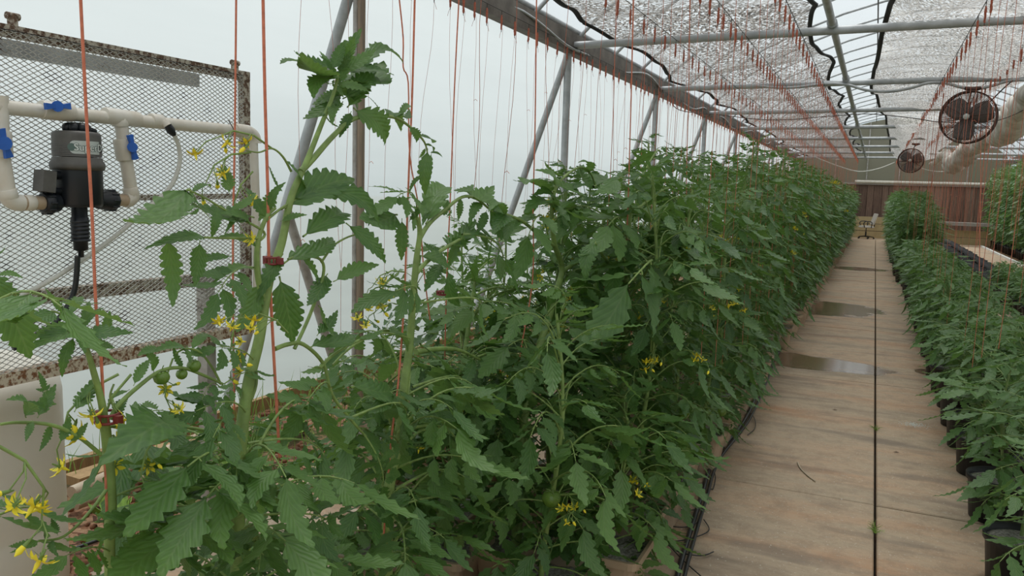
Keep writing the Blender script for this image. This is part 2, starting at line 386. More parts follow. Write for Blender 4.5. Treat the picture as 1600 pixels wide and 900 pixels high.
# base boards under the film
mb = MB(); mb.box((-3.97, 15.9, .0), (.045, 40.2, .13)); struct(mb.build('baseboard_left', M['lumber']))
mb = MB(); mb.box((5.57, 15.9, .06), (.045, 40.2, .16)); struct(mb.build('baseboard_right', M['lumber']))
# lumber and pipes lying by the left wall
def lying(name, label, cat, pa, pb, rad=None, w=0, h=0, z=.03, m='pvcold', grp=None):
    a = onZ(*pa, z); b = onZ(*pb, z); mb = MB()
    if rad: mb.tube([a, (np.array(a)*.5+np.array(b)*.5)+[0, 0, .003], b], rad, 10)
    else: mb.beam(a, b, w, h)
    return tag(mb.build(name, M[m]), label, cat, grp)
lying('timber_board', 'long sawn board lying on the clay beside the white film wall', 'board', (112, 752), (300, 690), w=.13, h=.05, z=.03, m='lumber')
lying('plastic_pipe', 'thickest stained pipe lying beside the timber board by the left wall', 'pipe', (112, 770), (330, 676), rad=.034, z=.035)
lying('plastic_pipe', 'thin stained pipe lying second from the timber board', 'pipe', (150, 768), (350, 682), rad=.020, z=.025)
lying('plastic_pipe', 'stained pipe lying nearest the concrete, with a split end', 'pipe', (118, 790), (360, 690), rad=.024, z=.03)
lying('plastic_pipe', 'stained pipe lying across the clay behind the left foreground stems', 'pipe', (260, 740), (430, 655), rad=.026, z=.03)
# back wall: olive panels over brown planks
wb_ = bpy.data.objects.new('wall_back', None); COL.objects.link(wb_); struct(wb_)
def archz(x):
    for (xa, za), (xb, zb) in zip(ARCH[:-1], ARCH[1:]):
        if xa <= x <= xb: return za+(zb-za)*(x-xa)/(xb-xa)
    return 3.12-(3.12)*max(0, (abs(x-.8)-3.92))/.9
x = -4.0
while x < 5.6:
    w = 1.2; xb = min(x+w, 5.6); za = max(2.3, archz(x+.01)); zb = max(2.3, archz(xb-.01)); zm = archz((x+xb)/2)
    mb = MB(); g = .02
    P = [(x+g, 2.22), (xb-g, 2.22), (xb-g, zb), ((x+xb)/2, max(zm, 2.3)), (x+g, za)]
    vs = [(p[0], 36.0, p[1]) for p in P]+[(p[0], 36.03, p[1]) for p in P]
    mb.add(vs, [(0, 1, 2, 3, 4), (9, 8, 7, 6, 5)]+[(i, 5+i, 5+(i+1) % 5, (i+1) % 5) for i in range(5)], smooth=False); mb.build('panel', M['poly'], wb_)
    mb = MB(); mb.box((x, 35.97, 2.22+(za-2.22)/2), (.04, .04, za-2.22)); mb.build('panel_strip', M['steelp'], wb_); x = xb
mb = MB(); mb.box((.8, 36.06, 1.1), (9.6, .05, 2.2)); mb.build('added_backing_board', M['plank'], wb_)  # board added behind the planks to keep bright sky out of the gaps
x = -4.0
while x < 5.5:
    w = random.uniform(.22, .34); mb = MB(); mb.box((x+w/2, 36.0+jit(.012), 1.08), (w-.015, .03, 2.15)); mb.build('plank', M['plank'], wb_); x += w
mb = MB(); mb.box((.8, 35.93, 2.18), (9.2, .08, .07)); mb.build('rail', M['gplank'], wb_)
mb = MB(); mb.tube([onY(1336, 283.5, 35.86), onY(1556, 288.5, 35.86)], .06, 8); tag(mb.build('white_pipe', M['pvc']), 'long white pipe running across the back wall above the planks', 'pipe')
# low boards at the far end
t = thing('board_bench', 'low yellow pine bench with a grey top board at the far end', 'bench', (3.0, 33.0, 0))
mb = MB(); mb.box((0, 0, .78), (2.1, .35, .12)); mb.build('bench_top', M['gplank'], t)
for zz in (.15, .42): mb = MB(); mb.box((0, .1, zz), (2.3, .05, .25)); mb.build('board', M['yplank'], t)
for xx in (-.95, .95): mb = MB(); mb.box((xx, 0, .36), (.09, .3, .72)); mb.build('bench_leg', M['yplank'], t)
t = thing('low_board_wall', 'low yellow pine board wall behind the swivel chair', 'boards', (-.1, 35.6, 0))
for zz in (.14, .43, .72): mb = MB(); mb.box((0, 0, zz), (2.4, .05, .27)); mb.build('board', M['yplank'], t)

# ---- steel frame
def eave(xs, sgn, label):
    t = thing('eave_beam', label, 'beam', (xs, 0, 0))
    mb = MB(); mb.box((0, 16, ZT+.0), (.10, 40, .20)); mb.build('beam', M['beam'], t)
    mb = MB(); mb.box((-.13*sgn, 16, ZT+.17), (.045, 40, .13)); mb.build('batten', M['cream_wood'], t)
    mb = MB(); mb.tube([(-.02*sgn, Y0, ZT+.16), (-.02*sgn, Y1-.1, ZT+.16)], .028, 8); mb.build('gutter_pipe', M['steel'], t)
    mb = MB(); pts = [(.05*sgn+.035*sgn*math.sin(y*1.9), y, ZT-.02+.05*math.sin(y*1.3)+.03*math.sin(y*3.1)) for y in np.linspace(Y0, Y1-.2, 160)]
    mb.tube(pts, .012, 6); mb.build('cable', M['steel'], t); return t
eave(-2.98, 1, 'grimy eave beam running along the top of the left wall')
eave(4.58, -1, 'grimy eave beam running along the top of the right wall')
ORD = ['nearest', 'second', 'third', 'fourth', 'fifth', 'sixth', 'seventh', 'eighth', 'ninth', 'tenth', 'eleventh', 'twelfth']
vis = [k for k, y in enumerate(TIES) if y > 3.5]
for k, y in enumerate(TIES):
    if y < 3.5: continue
    o_ = ORD[vis.index(k)]
    first = (k == vis[0])
    mb = MB(); mb.tube([(-3.0, y, -.1), (-3.0, y, ZT-.08)], .042 if first else .038, 14)
    if first:
        t = thing('wall_post', 'weathered post beside the tallest foreground plant, brown down one side', 'post', (-3.0, y, 0)); mb = MB()
        mb.tube([(0, 0, -.1), (0, 0, ZT-.08)], .027, 16); mb.build('post_core', M['woodpost'], t); mb = MB()
        mb.tube([(-.026, -.022, -.1), (-.026, -.022, ZT-.08)], .016, 12); mb.build('post_pipe', M['steelp'], t)
    else: tag(mb.build('wall_post', M['steel']), 'grey steel post under the left eave, %s from the camera' % o_, 'post', 'left wall posts')
    mb = MB(); mb.tube([(4.6, y, -.1), (4.6, y, ZT-.08)], .038, 10); tag(mb.build('wall_post', M['steel']), 'grey steel post under the right eave, %s from the camera' % o_, 'post', 'right wall posts')
    mb = MB(); mb.tube([(-3.0, y-.02, ZT-.12), (-3.97, y-.18, .1)], .034, 12); tag(mb.build('slanting_brace', M['steel']), 'slanting grey pipe brace from left eave to wall foot, %s from the camera' % o_, 'brace', 'left wall braces')
    mb = MB(); mb.tube([(4.6, y-.02, ZT-.12), (5.55, y-.1, .1)], .03, 8); tag(mb.build('slanting_brace', M['steel']), 'slanting grey pipe brace at the right wall, %s from the camera' % o_, 'brace', 'right wall braces')
    mb = MB(); mb.tube([(-2.95, y, ZT-.02), (.8, y, ZT+.02), (4.55, y, ZT-.02)], .038, 12); tag(mb.build('cross_tie', M['steel']), 'grey horizontal pipe crossing the house overhead, %s from the camera' % o_, 'pipe', 'overhead cross ties')
a = onX(447, 325, -3.3); b = onX(520, 560, -3.3)
mb = MB(); mb.tube([a, b], .030, 12); tag(mb.build('slanting_brace', M['steelp']), 'pale pipe brace leaning the other way behind the tallest foreground plant', 'brace')
for k in range(33):
    y = -4.0+1.22*k
    if y < 3: continue
    mb = MB(); mb.tube([(x, y, z-.03) for x, z in PA[::2]], .02, 6, caps=False)
    tag(mb.build('roof_bow', M['steel']), 'thin curved pipe bow under the roof film, number %d from the camera' % (k-5), 'bow', 'roof bows')
mb = MB(); mb.tube([(-.475, 2, ZT+.06), (-.475, 35.9, ZT+.06)], .034, 12); t = tag(mb.build('ridge_pipe', M['steel']), 'long pale pipe running lengthwise over the cross ties in the roof gap', 'pipe')
for y in TIES:
    if y > 3: mb = MB(); mb.tube([(-.475, y-.09, ZT+.06), (-.475, y+.09, ZT+.06)], .046, 12); mb.build('collar', M['steel'], t)
for xx, zz in ((-.2, 4.70), (1.7, 4.72)):
    mb = MB(); mb.tube([(xx, 2, zz-.05), (xx, 35.9, zz-.05)], .012, 5); tag(mb.build('purlin_wire', M['wire']), 'thin lengthwise wire %s the roof gap' % ('over' if xx < 0 else 'right of'), 'wire')

# ---- shade cloths
def cloth_obj(name, label, xl, xr, zf, y0, y1, nx, ny, mat, edges):
    mb = MB(); vs = []; L = []; Rr = []
    for j in range(ny+1):
        y = y0+(y1-y0)*j/ny; a = xl(y); b = xr(y)
        for i in range(nx+1):
            s_ = i/nx; x = a+(b-a)*s_; vs.append((x, y, zf(x, y, s_)))
        L.append(vs[-nx-1]); Rr.append(vs[-1])
    mb.add(vs, [(j*(nx+1)+i, j*(nx+1)+i+1, (j+1)*(nx+1)+i+1, (j+1)*(nx+1)+i) for j in range(ny) for i in range(nx)])
    t = thing(name, label, 'shade cloth', (0, 0, 0)); mb.build('cloth', mat, t)
    for e_ in edges:
        P = Rr if e_ == 'r' else L; m2 = MB(); off = [(p[0], p[1], p[2]) for p in P]
        w = .022; V = []
        for i, p in enumerate(off):
            q = off[min(i+1, len(off)-1)]; p0 = off[max(i-1, 0)]; d = (Vector(q)-Vector(p0)).normalized(); n_ = Vector((d.y, -d.x, 0)).normalized()
            V += [Vector(p)+n_*w+Vector((0, 0, .006)), Vector(p)-n_*w+Vector((0, 0, .006)), Vector(p)-n_*w-Vector((0, 0, .012)), Vector(p)+n_*w-Vector((0, 0, .012))]
        m2.add(V, [(4*i+k, 4*i+(k+1) % 4, 4*i+4+(k+1) % 4, 4*i+4+k) for i in range(len(off)-1) for k in range(4)]); m2.build('edge_binding', M['edge'], t)
    return t
def bayfrac(y, off=0.):
    return ((y-off-7.95) / BAY) % 1.0
def scal(y, off=-.1):                         # 0 at the tie, 1 mid-bay
    q = bayfrac(y, off); return math.sin(PI*q)**.8
def zL(x, y, s_):
    sag = scal(y); base = 3.25+.16*s_+.05*math.sin(s_*PI)
    return base - .05*sag - .20*sag*math.sin(PI*s_)**1.2 + .018*math.sin(x*5+y*2.1) + .012*math.sin(x*11-y*6.3) + (.03*math.sin(x*2.2+y*.9))
cloth_obj('shade_cloth', 'dark knitted shade cloth with scalloped black edge hung over the left half', lambda y: -2.80+.24*scal(y), lambda y: -.64-.15*scal(y, .12), zL, 1.0, 35.6, 44, 460, M['clothL'], 'lr')
def zR(x, y, s_):
    sag = scal(y); far = min(1, max(0, (y-11.6)/10))
    w = .05*math.sin(x*4.1+y*.5)+.035*math.sin(x*9+y*1.7+2)+.03*math.sin(x*2.3-y*1.2)
    return 3.33 - .24*sag*(.35+.65*math.sin(PI*min(1, s_*1.02))) + w - far*.16*s_ - .10*math.exp(-((s_-.22)/.12)**2) - .07*math.sin(PI*s_)
def xrR(y):
    if y < 11.3: return 4.35-.2*scal(y)
    k = min(1, (y-11.3)/1.2); return 4.2*(1-k)+(1.45+.02*(y-12)+.10*math.sin(y*1.7))*k
cloth_obj('shade_cloth', 'pale crumpled shade cloth drooping over the right half', lambda y: float(np.interp(y, [1, 7.6, 8.8, 10, 12.7, 14.7, 17.8, 25, 32], [.15, 0, -.07, -.10, -.18, -.16, .05, .24, .35])), xrR, zR, 1.0, 31.5, 44, 420, M['clothR'], 'l')
# ================================================================== RACK, INJECTOR, PIPING
XR = -2.6
def rp(px, py, dx=0.): return Vector(onX(px, py, XR+dx))
tR = rp(381, 112); tL = Vector((XR, 1.0, tR.z)); bz = rp(390, 512).z
rack = thing('mesh_rack', 'rusty framed expanded-metal rack standing by the left film wall', 'rack', (XR, tR.y, 0))
off = Vector((-XR, -tR.y, 0)) * 1
def L_(p): p = Vector(p); return Vector((p.x-XR, p.y-tR.y, p.z))
yr = tR.y; yl = .6; zt = tR.z
mb = MB(); mb.box(((0), (yl-yr)/2, zt-.02), (.035, yr-yl+.04, .038)); mb.build('top_rail', M['rustframe'], rack)
mb = MB(); mb.box((0, (yl-yr)/2, bz), (.05, yr-yl+.04, .045)); mb.build('bottom_rail', M['rustwhite'], rack)
mb = MB(); mb.box((0, 0, (zt+bz)/2), (.032, .04, zt-bz)); mb.build('side_rail', M['rustframe'], rack)
for px in (20, 367):
    p = L_(onX(px, 38+(px-0)*.193, XR)); mb = MB(); mb.tube([(0, p.y, zt-.02), (0, p.y, zt+.035)], .016, 8); mb.tube([(0, p.y-.02, zt+.03), (0, p.y+.022, zt+.03)], .012, 8); mb.build('bolt', M['rustframe'], rack)
# expanded metal: zigzag strands
mb = MB(); dy_, dz_ = .031, .0085; rows = int((zt-bz)/dz_); cols = int((yr-yl)/dy_)
r_ = .0011
for j in range(rows):
    z = bz+.01+j*dz_
    V = []; k = 0
    for i in range(cols*2+1):
        y = (yl-yr)+i*dy_/2; zz = z+(dz_ if (i % 2) == (j % 2) else 0)
        if zz > zt-.02: zz = zt-.02
        V += [(.02, y, zz-r_), (.02, y, zz+r_), (.0235, y, zz+r_), (.0235, y, zz-r_)]; k += 1
    mb.add(V, [(4*i+q, 4*i+(q+1) % 4, 4*i+4+(q+1) % 4, 4*i+4+q) for i in range(k-1) for q in range(4)], smooth=False)
stuff(mb.build('expanded_metal', M['meshm'], rack))
def bar(name, p0, p1, w, h, dx, m):
    a = L_(onX(*p0, XR+dx)); b = L_(onX(*p1, XR+dx)); mb = MB(); d = b-a; a = a-d.normalized()*.6; mb.beam(a, b, w, h); return mb.build(name, M[m], rack)
bar('back_plate', (0, 73), (309, 126), .02, .055, -.10, 'steel')
bar('back_rail', (0, 312), (395, 306), .03, .022, -.06, 'rustframe')
bar('back_rail', (0, 470), (330, 435), .04, .05, -.10, 'rustframe')
q = L_(onX(321, 440, XR-.08)); mb = MB(); mb.box((-.08, q.y, q.z/2+.02), (.055, .055, q.z+.04)); mb.build('leg', M['steelp'], rack)
mb = MB(); mb.box((-.08, yl-yr+.1, q.z/2), (.055, .055, q.z)); mb.build('leg', M['steelp'], rack)

# --- piping (stands out in front of the mesh)
XP = XR+.10
man = thing('pvc_manifold', 'white plastic water pipework with blue valves fixed along the mesh rack', 'pipework', tuple(onX(200, 182, XP)))
mo = Vector(onX(200, 182, XP))
def mp(px, py, dx=0.): return Vector(onX(px, py, XP+dx))-mo
PR_ = .023
pl = mp(-60, 160); pr = mp(378, 205)
mb = MB(); mb.tube([mp(-90, 158), mp(378, 205)], PR_, 16); mb.build('header_pipe', M['pvc'], man)
def sleeve(a, b, r_=.029, name='coupling', m='pvc', par=man):
    mb = MB(); a = Vector(a); b = Vector(b); d = (b-a); mb.tube([a, a+d*.06, a+d*.94, b], [r_*.95, r_, r_, r_*.95], 16); return mb.build(name, M[m], par)
sleeve(mp(64, 171), mp(112, 176), .031, 'valve_body'); sleeve(mp(163, 180), mp(216, 187)); sleeve(mp(235, 188), mp(252, 190), .027); sleeve(mp(366, 203), mp(388, 206), .029)
def elbow(a, c, b, r_=.027):
    a, c, b = Vector(a), Vector(c), Vector(b); pts = [a.lerp(c, t)*(1-t)+c.lerp(b, t)*t for t in [i/8 for i in range(9)]]
    mb = MB(); mb.tube(pts, r_, 14); return mb.build('elbow', M['pvc'], man)
elbow(mp(380, 205), mp(399, 206), mp(399, 224))
mb = MB(); mb.tube([mp(396, 222), mp(400, 330), mp(402, 470)], PR_*.82, 14); mb.build('down_pipe', M['pvc'], man)
mb = MB(); mb.tube([mp(374, 206), mp(381, 216)], .017, 12); mb.build('side_spout', M['pvc'], man)
# right drop
mb = MB(); mb.tube([mp(188, 184), mp(197, 250), mp(205, 300)], PR_, 16); mb.build('drop_pipe', M['pvc'], man)
sleeve(mp(187, 184), mp(188, 198), .028); sleeve(mp(191, 217), mp(197, 250), .033, 'valve_body'); sleeve(mp(203, 293), mp(206, 306), .027)
elbow(mp(206, 303), mp(206, 313), mp(196, 313))
mb = MB(); mb.tube([mp(200, 313), mp(176, 313)], .022, 14); mb.build('inlet_pipe', M['pvcold'], man)
# left drop
mb = MB(); mb.tube([mp(0, 150), mp(2, 240), mp(12, 300)], PR_*1.05, 16); mb.build('drop_pipe', M['pvc'], man)
sleeve(mp(-1, 205), mp(2, 246), .034, 'valve_body'); sleeve(mp(10, 296), mp(14, 310), .029)
elbow(mp(12, 303), mp(14, 318), mp(34, 317)); mb = MB(); mb.tube([mp(26, 317), mp(66, 317)], .023, 14); mb.build('inlet_pipe', M['pvcold'], man)
sleeve(mp(38, 317), mp(52, 317), .026)
def handle(cx, cy, dxp, dyp, sc=1.):
    c = mp(cx, cy, .045); q = (mp(cx+dxp, cy+dyp, .045)-c)*1.12; n_ = Vector((1, 0, 0)); s_ = q.cross(n_).normalized()*.0085*sc
    mb = MB(); mb.tube([mp(cx, cy, .01), mp(cx, cy, .055)], .018*sc, 12)
    for sg in (1, -1):
        a = c; b = c+q*sg; V = []
        for t, w in ((0, .9), (.45, .8), (1, 1.25)):
            p = a.lerp(b, t); V += [p-s_*w-n_*.006, p+s_*w-n_*.006, p+s_*w+n_*.007, p-s_*w+n_*.007]
        mb.add(V, [(4*i+k, 4*i+(k+1) % 4, 4*i+4+(k+1) % 4, 4*i+4+k) for i in range(2) for k in range(4)]+[(8, 9, 10, 11)], smooth=False)
    mb.build('valve_handle', M['blue'], man)['label'] = 'blue valve handle'
handle(90, 166, 17, 0); handle(207, 230, 4, 17); handle(7, 224, 6, 20, 1.2)
# hose spigot and milky tubing
mb = MB(); mb.tube([mp(257, 190, .02), mp(262, 197, .03)], .015, 10); mb.build('spigot', M['pvc'], man)
mb = MB(); mb.tube([mp(262, 196, .03), mp(267, 204, .03), mp(272, 211, .03)], [.014, .017, .009], 12); mb.build('hose_nozzle', M['black'], man)
hz = thing('milky_tube', 'thin milky hose looping down from the black nozzle across the mesh', 'hose', tuple(onX(272, 211, XR+.06)))
ho = Vector(onX(272, 211, XR+.06)); mb = MB()
hp = [tuple(Vector(onX(x, y, XR+.06))-ho) for x, y in ((272, 211), (279, 228), (281, 252), (272, 282), (256, 303), (225, 330), (185, 365), (130, 405), (70, 443), (12, 470), (-30, 490))]
mb.tube(dense(hp, 5), .0085, 8); mb.build('hose', M['clearhose'], hz)
# wire tie
mb = MB(); mb.tube([mp(357, 188, .02), mp(363, 198, .03), mp(367, 206, .03), mp(362, 213, .03), mp(353, 214, .03), mp(352, 208, .03)], .0022, 5); mb.build('wire_tie', M['wire'], man)

# --- injector
XI = XP; sc_ = onX(156, 250, XI)[1]-onX(88, 250, XI)[1]      # body diameter
ic = Vector(onX(121, 250, XI)); inj = thing('dosing_injector', 'black and grey fertiliser dosing pump hanging between the white pipes', 'dosing pump', (ic.x, ic.y, 0))
R0 = sc_/2*.93
def iz(py): return onX(121, py, XI)[2]
def ph(*a): return [(r_*R0, iz(y)) for r_, y in a]
mb = MB(); mb.lathe(ph((.98, 263), (1.06, 266), (1.12, 261), (1.12, 256), (1.02, 250), (1.0, 246)), 32)
for k in range(8):
    y = 245-k*2.6; mb.lathe(ph((1.0, y), (1.0, y-1.9), (.985, y-2.0), (.985, y-2.5)), 32, caps=False)
mb.lathe(ph((.985, 224.5), (.985, 213), (.98, 210), (.93, 206.8), (.7, 205.5), (.0, 205)), 32, caps=False); mb.build('bell_cap', M['dgrey'], inj)
mb = MB(); mb.lathe(ph((.3, 324), (.92, 323), (1.0, 318), (1.0, 268), (1.0, 262)), 28); mb.build('body', M['black'], inj)
mb = MB(); z0 = iz(206)
for k in range(7):
    a = 2*PI*k/7; mb.ball((math.cos(a)*.03, math.sin(a)*.03, z0+.012), .017, 8, 6)
mb.tube([(0, 0, z0-.005), (0, 0, z0+.03)], .028, 12); mb.tube([(0, .02, z0+.016), (0, .075, z0+.006)], [.014, .008], 8); mb.build('vent_knob', M['black'], inj)
mb = MB(); mb.lathe(ph((.0, 391), (.30, 390.5), (.30, 378), (.42, 377), (.42, 375), (.36, 374), (.37, 340), (.33, 339), (.33, 322)), 20, caps=False)
for k in range(5): mb.lathe(ph((.375, 344+k*6), (.395, 345+k*6), (.395, 347+k*6), (.375, 348+k*6)), 20, caps=False)
mb.build('dosing_tube', M['black'], inj)
mb = MB(); mb.lathe(ph((.0, 403), (.12, 402), (.12, 393), (.27, 391)), 14, caps=False); mb.build('suction_nipple', M['black'], inj)
# bypass box
c0 = Vector(onX(70, 283, XI+.02))-Vector((ic.x, ic.y, 0)); mb = MB(); mb.box((c0.x, c0.y, c0.z), (.05, .045, .07), rot=Matrix.Rotation(-.12, 3, 'X')); mb.build('bypass_box', M['dgrey'], inj)
mb = MB(); mb.tube([(c0.x, c0.y, c0.z+.02), (0, -R0*.6, c0.z+.02)], .015, 10); mb.tube([(c0.x, c0.y+.02, c0.z-.03), (0, -R0*.7, c0.z-.035)], .012, 10); mb.build('bypass_arm', M['black'], inj)
# unions
def iL(px, py, dx=0.): p = Vector(onX(px, py, XI+dx)); return p-Vector((ic.x, ic.y, 0))
for xa, xb, yy in ((66, 90, 317), (180, 152, 313)):
    mb = MB(); a = iL(xa, yy); b = iL(xb, yy); mb.tube([a, a.lerp(b, .12), a.lerp(b, .5), a.lerp(b, .55), a.lerp(b, .9), b], [.030, .037, .038, .034, .032, .030], 18)
    for k in range(10):
        an = 2*PI*k/10; d = Vector((math.cos(an), 0, math.sin(an)))*.037; mb.tube([a.lerp(b, .1)+d, a.lerp(b, .48)+d], .004, 5)
    mb.build('union_nut', M['black'], inj)
# label plate with raised lettering, wrapped round the cap
LR = R0*1.005; aC = math.atan2(-(ic.y), -(ic.x))          # towards the camera
a0 = aC-.32; zl0, zl1 = iz(241), iz(221)
mb = MB(); N = 18; V = []
for i in range(N+1):
    s_ = i/N; a = a0+s_*1.35; ez = (zl1-zl0)/2; e_ = min(1, s_*6); hh = ez*math.sqrt(max(0.02, 1-(1-e_)**2)); zc = (zl0+zl1)/2
    V += [(LR*math.cos(a), LR*math.sin(a), zc-hh), (LR*math.cos(a), LR*math.sin(a), zc+hh)]
mb.add(V, [(2*i, 2*i+2, 2*i+3, 2*i+1) for i in range(N)]); lab = mb.build('label_plate', M['silver'], inj)
def wraptext(txt, size, s0, zz, mat, rr, name, bold=0.):
    cu = bpy.data.curves.new('lettering', 'FONT'); cu.body = txt; cu.size = size; cu.offset = bold; cu.fill_mode = 'FRONT'; cu.resolution_u = 3
    to = bpy.data.objects.new('t', cu); COL.objects.link(to); dg = bpy.context.evaluated_depsgraph_get(); me = bpy.data.meshes.new_from_object(to.evaluated_get(dg))
    bpy.data.objects.remove(to)
    for v in me.vertices:
        a = a0+s0+v.co.x/rr; z = zz+v.co.y; v.co = Vector((rr*math.cos(a), rr*math.sin(a), z))
    me.materials.clear(); me.materials.append(M[mat]); o = bpy.data.objects.new(name, me); COL.objects.link(o); o.parent = inj; return o
wraptext('SuperDos', .034, .20, iz(236), 'lettershadow', LR+.0012, 'lettering', .0016)
wraptext('SuperDos', .034, .20, iz(236), 'white', LR+.002, 'lettering', .0)
mb = MB(); aa = a0+.12; c_ = Vector((math.cos(aa)*(LR+.001), math.sin(aa)*(LR+.001), (zl0+zl1)/2)); tdir = Vector((-math.sin(aa), math.cos(aa), 0))
mb.add([c_+tdir*(.013*math.cos(k*PI/6))+Vector((0, 0, .013*math.sin(k*PI/6))) for k in range(12)], [tuple(range(12))]); mb.build('emblem', M['lettershadow'], inj)
# suction hose
sh = thing('suction_hose', 'dirty dark suction hose hanging from the dosing pump to the tank', 'hose', tuple(onX(121, 402, XI)))
so = Vector(onX(121, 402, XI)); mb = MB(); pts = [(121, 400), (120, 425), (117, 450), (111, 468), (100, 488), (82, 508), (58, 524), (40, 534), (20, 545)]
mb.tube(dense([tuple(Vector(onX(x, y, XI-.02*i*.4))-so) for i, (x, y) in enumerate(pts)], 4), .0095, 8); mb.build('hose', M['rubber'], sh)
# tank
tc = (-3.17, 1.78, 0); tank = thing('plastic_tank', 'milky plastic tank standing under the mesh rack at the left edge', 'tank', tc)
mb = MB(); mb.lathe([(.40, 0), (.43, .02), (.43, .30), (.427, .31), (.43, .32), (.43, .80), (.42, .86), (.36, .91), (.12, .93), (.12, .95), (.0, .95)], 48, caps=False); mb.build('tank_body', M['tank'], tank)
mb = MB(); mb.lathe([(.10, .945), (.11, .95), (.11, .975), (.0, .98)], 20, caps=False); mb.build('lid', M['black'], tank)
# thin irrigation line on the clay in front of the tank
mb = MB(); mb.tube(dense([tuple(onZ(x, y, .02)) for x, y in ((20, 905), (70, 880), (105, 862), (150, 845), (210, 826), (300, 790))], 4), .008, 6); tag(mb.build('irrigation_line', M['rubber']), 'thin black line lying on clay at the foot of the tank', 'hose')

# ================================================================== FANS, CORDS, ROLLED CURTAIN, CHAIR
def fan(c, rad, label, hang):
    """disc facing the camera side (-Y), built round origin"""
    t = thing('cage_fan', label, 'fan', tuple(c)); 
    q = Vector((-c[0]*.35, -1, .05)).to_track_quat('Z', 'Y').to_matrix().to_4x4()
    def T(p): return q @ Vector(p)
    def ring(r_, z, tr, n=40): mb_.tube([T((r_*math.cos(2*PI*i/n), r_*math.sin(2*PI*i/n), z)) for i in range(n+1)], tr, 5, caps=False)
    mb_ = MB(); ring(rad, .05, .007); ring(rad, -.05, .007); ring(rad, 0, .010); mb_.build('rim', M['fanmetal'], t)
    for side in (1, -1):
        mb_ = MB()
        for k in range(2, 22): r_ = rad*k/22; ring(r_, side*(.05+.035*(1-(r_/rad)**2)), .0024, 28)
        for k in range(10):
            a = 2*PI*k/10+.1; mb_.tube([T((r_*math.cos(a), r_*math.sin(a), side*(.05+.037*(1-(r_/rad)**2)))) for r_ in (rad*.1, rad*.4, rad*.7, rad)], .004, 5)
        mb_.build('wire_guard', M['fanmetal'], t)
    for k in range(3):
        a0_ = 2*PI*k/3+.35; V = []; n = 8
        for i in range(n+1):
            r_ = rad*(.10+.80*i/n); w = rad*(.25+.75*math.sin(PI*(i/n)*.62+.25))*.85
            for s_ in (-1, -.33, .33, 1):
                a = a0_+s_*w/r_*.5 if r_ > .05 else a0_+s_*.6; V.append(T((r_*math.cos(a), r_*math.sin(a), s_*.022)))
        mb = MB(); mb.add(V, [(4*i+j, 4*i+j+1, 4*i+5+j, 4*i+4+j) for i in range(n) for j in range(3)]); o = mb.build('blade', M['fanblade'], t); sm = o.modifiers.new('thick', 'SOLIDIFY'); sm.thickness = .003
    mb = MB(); mb.lathe([(.0, .095), (rad*.11, .093), (rad*.12, .08), (rad*.12, .05)], 16, mat=q, caps=False); mb.build('hub_cap', M['silver'], t)
    mb = MB(); mb.lathe([(.0, -.03), (rad*.26, -.035), (rad*.28, -.16), (rad*.15, -.2), (0, -.2)], 16, mat=q, caps=False); mb.build('motor', M['black'], t)
    mb = MB(); h = Vector(hang)-Vector(c); mb.tube([T((0, 0, -.12)), Vector((0, .14, rad*.6)), Vector((h.x*.5, .1, rad*1.02)), h], .011, 6); mb.build('hanger', M['fanmetal'], t)
    mb = MB(); mb.tube([h+Vector((-.09, 0, .02)), h, h+Vector((.09, 0, .02))], [.02, .035, .02], 8); mb.build('clamp', M['fanmetal'], t); return t
fc = onY(1512.5, 183.5, 11.3); fan(fc, .31, 'large rusty cage fan hanging at upper right in front of the shade cloth', onY(1520, 140, 11.42))
fc2 = onY(1423, 251, 22.3); fan(fc2, .295, 'smaller-looking far cage fan hanging over the young plants', onY(1431, 226, 22.4))
def cord(name, label, pts, Y, r_, m='steel', cat='cable'):
    mb = MB(); mb.tube(dense([tuple(onY(x, y, Y)) for x, y in pts], 6), r_, 6); return tag(mb.build(name, M[m]), label, cat)
cord('sagging_conduit', 'grey conduit sagging in loops under the second overhead pipe', ((1180, 134), (1215, 137), (1250, 136), (1290, 131), (1325, 133), (1355, 141), (1390, 143), (1425, 137), (1450, 130), (1478, 130), (1500, 136), (1525, 139), (1550, 134), (1580, 126), (1620, 125)), 11.5, .020)
cord('fan_cord', 'dark cord slanting down to the large cage fan', ((1548, 158), (1566, 140), (1582, 126)), 11.45, .009, 'wire')
cord('white_rope', 'thin white line sagging across the far end of the house', ((1275, 246), (1300, 256), (1330, 266), (1350, 268), (1375, 263), (1398, 254)), 29, .022, 'clearhose', 'rope')
cord('white_rope', 'thin white line sagging right of the far cage fan', ((1440, 263), (1455, 267), (1475, 268), (1492, 262)), 29, .018, 'clearhose', 'rope')
cord('black_line', 'thin black line slung across the house under both shade cloths', ((1045, 150), (1062, 172), (1130, 180), (1180, 186), (1230, 187), (1290, 182), (1318, 180), (1350, 178), (1385, 180), (1430, 185), (1475, 191), (1560, 188), (1640, 150)), 12.9, .0065, 'wire')
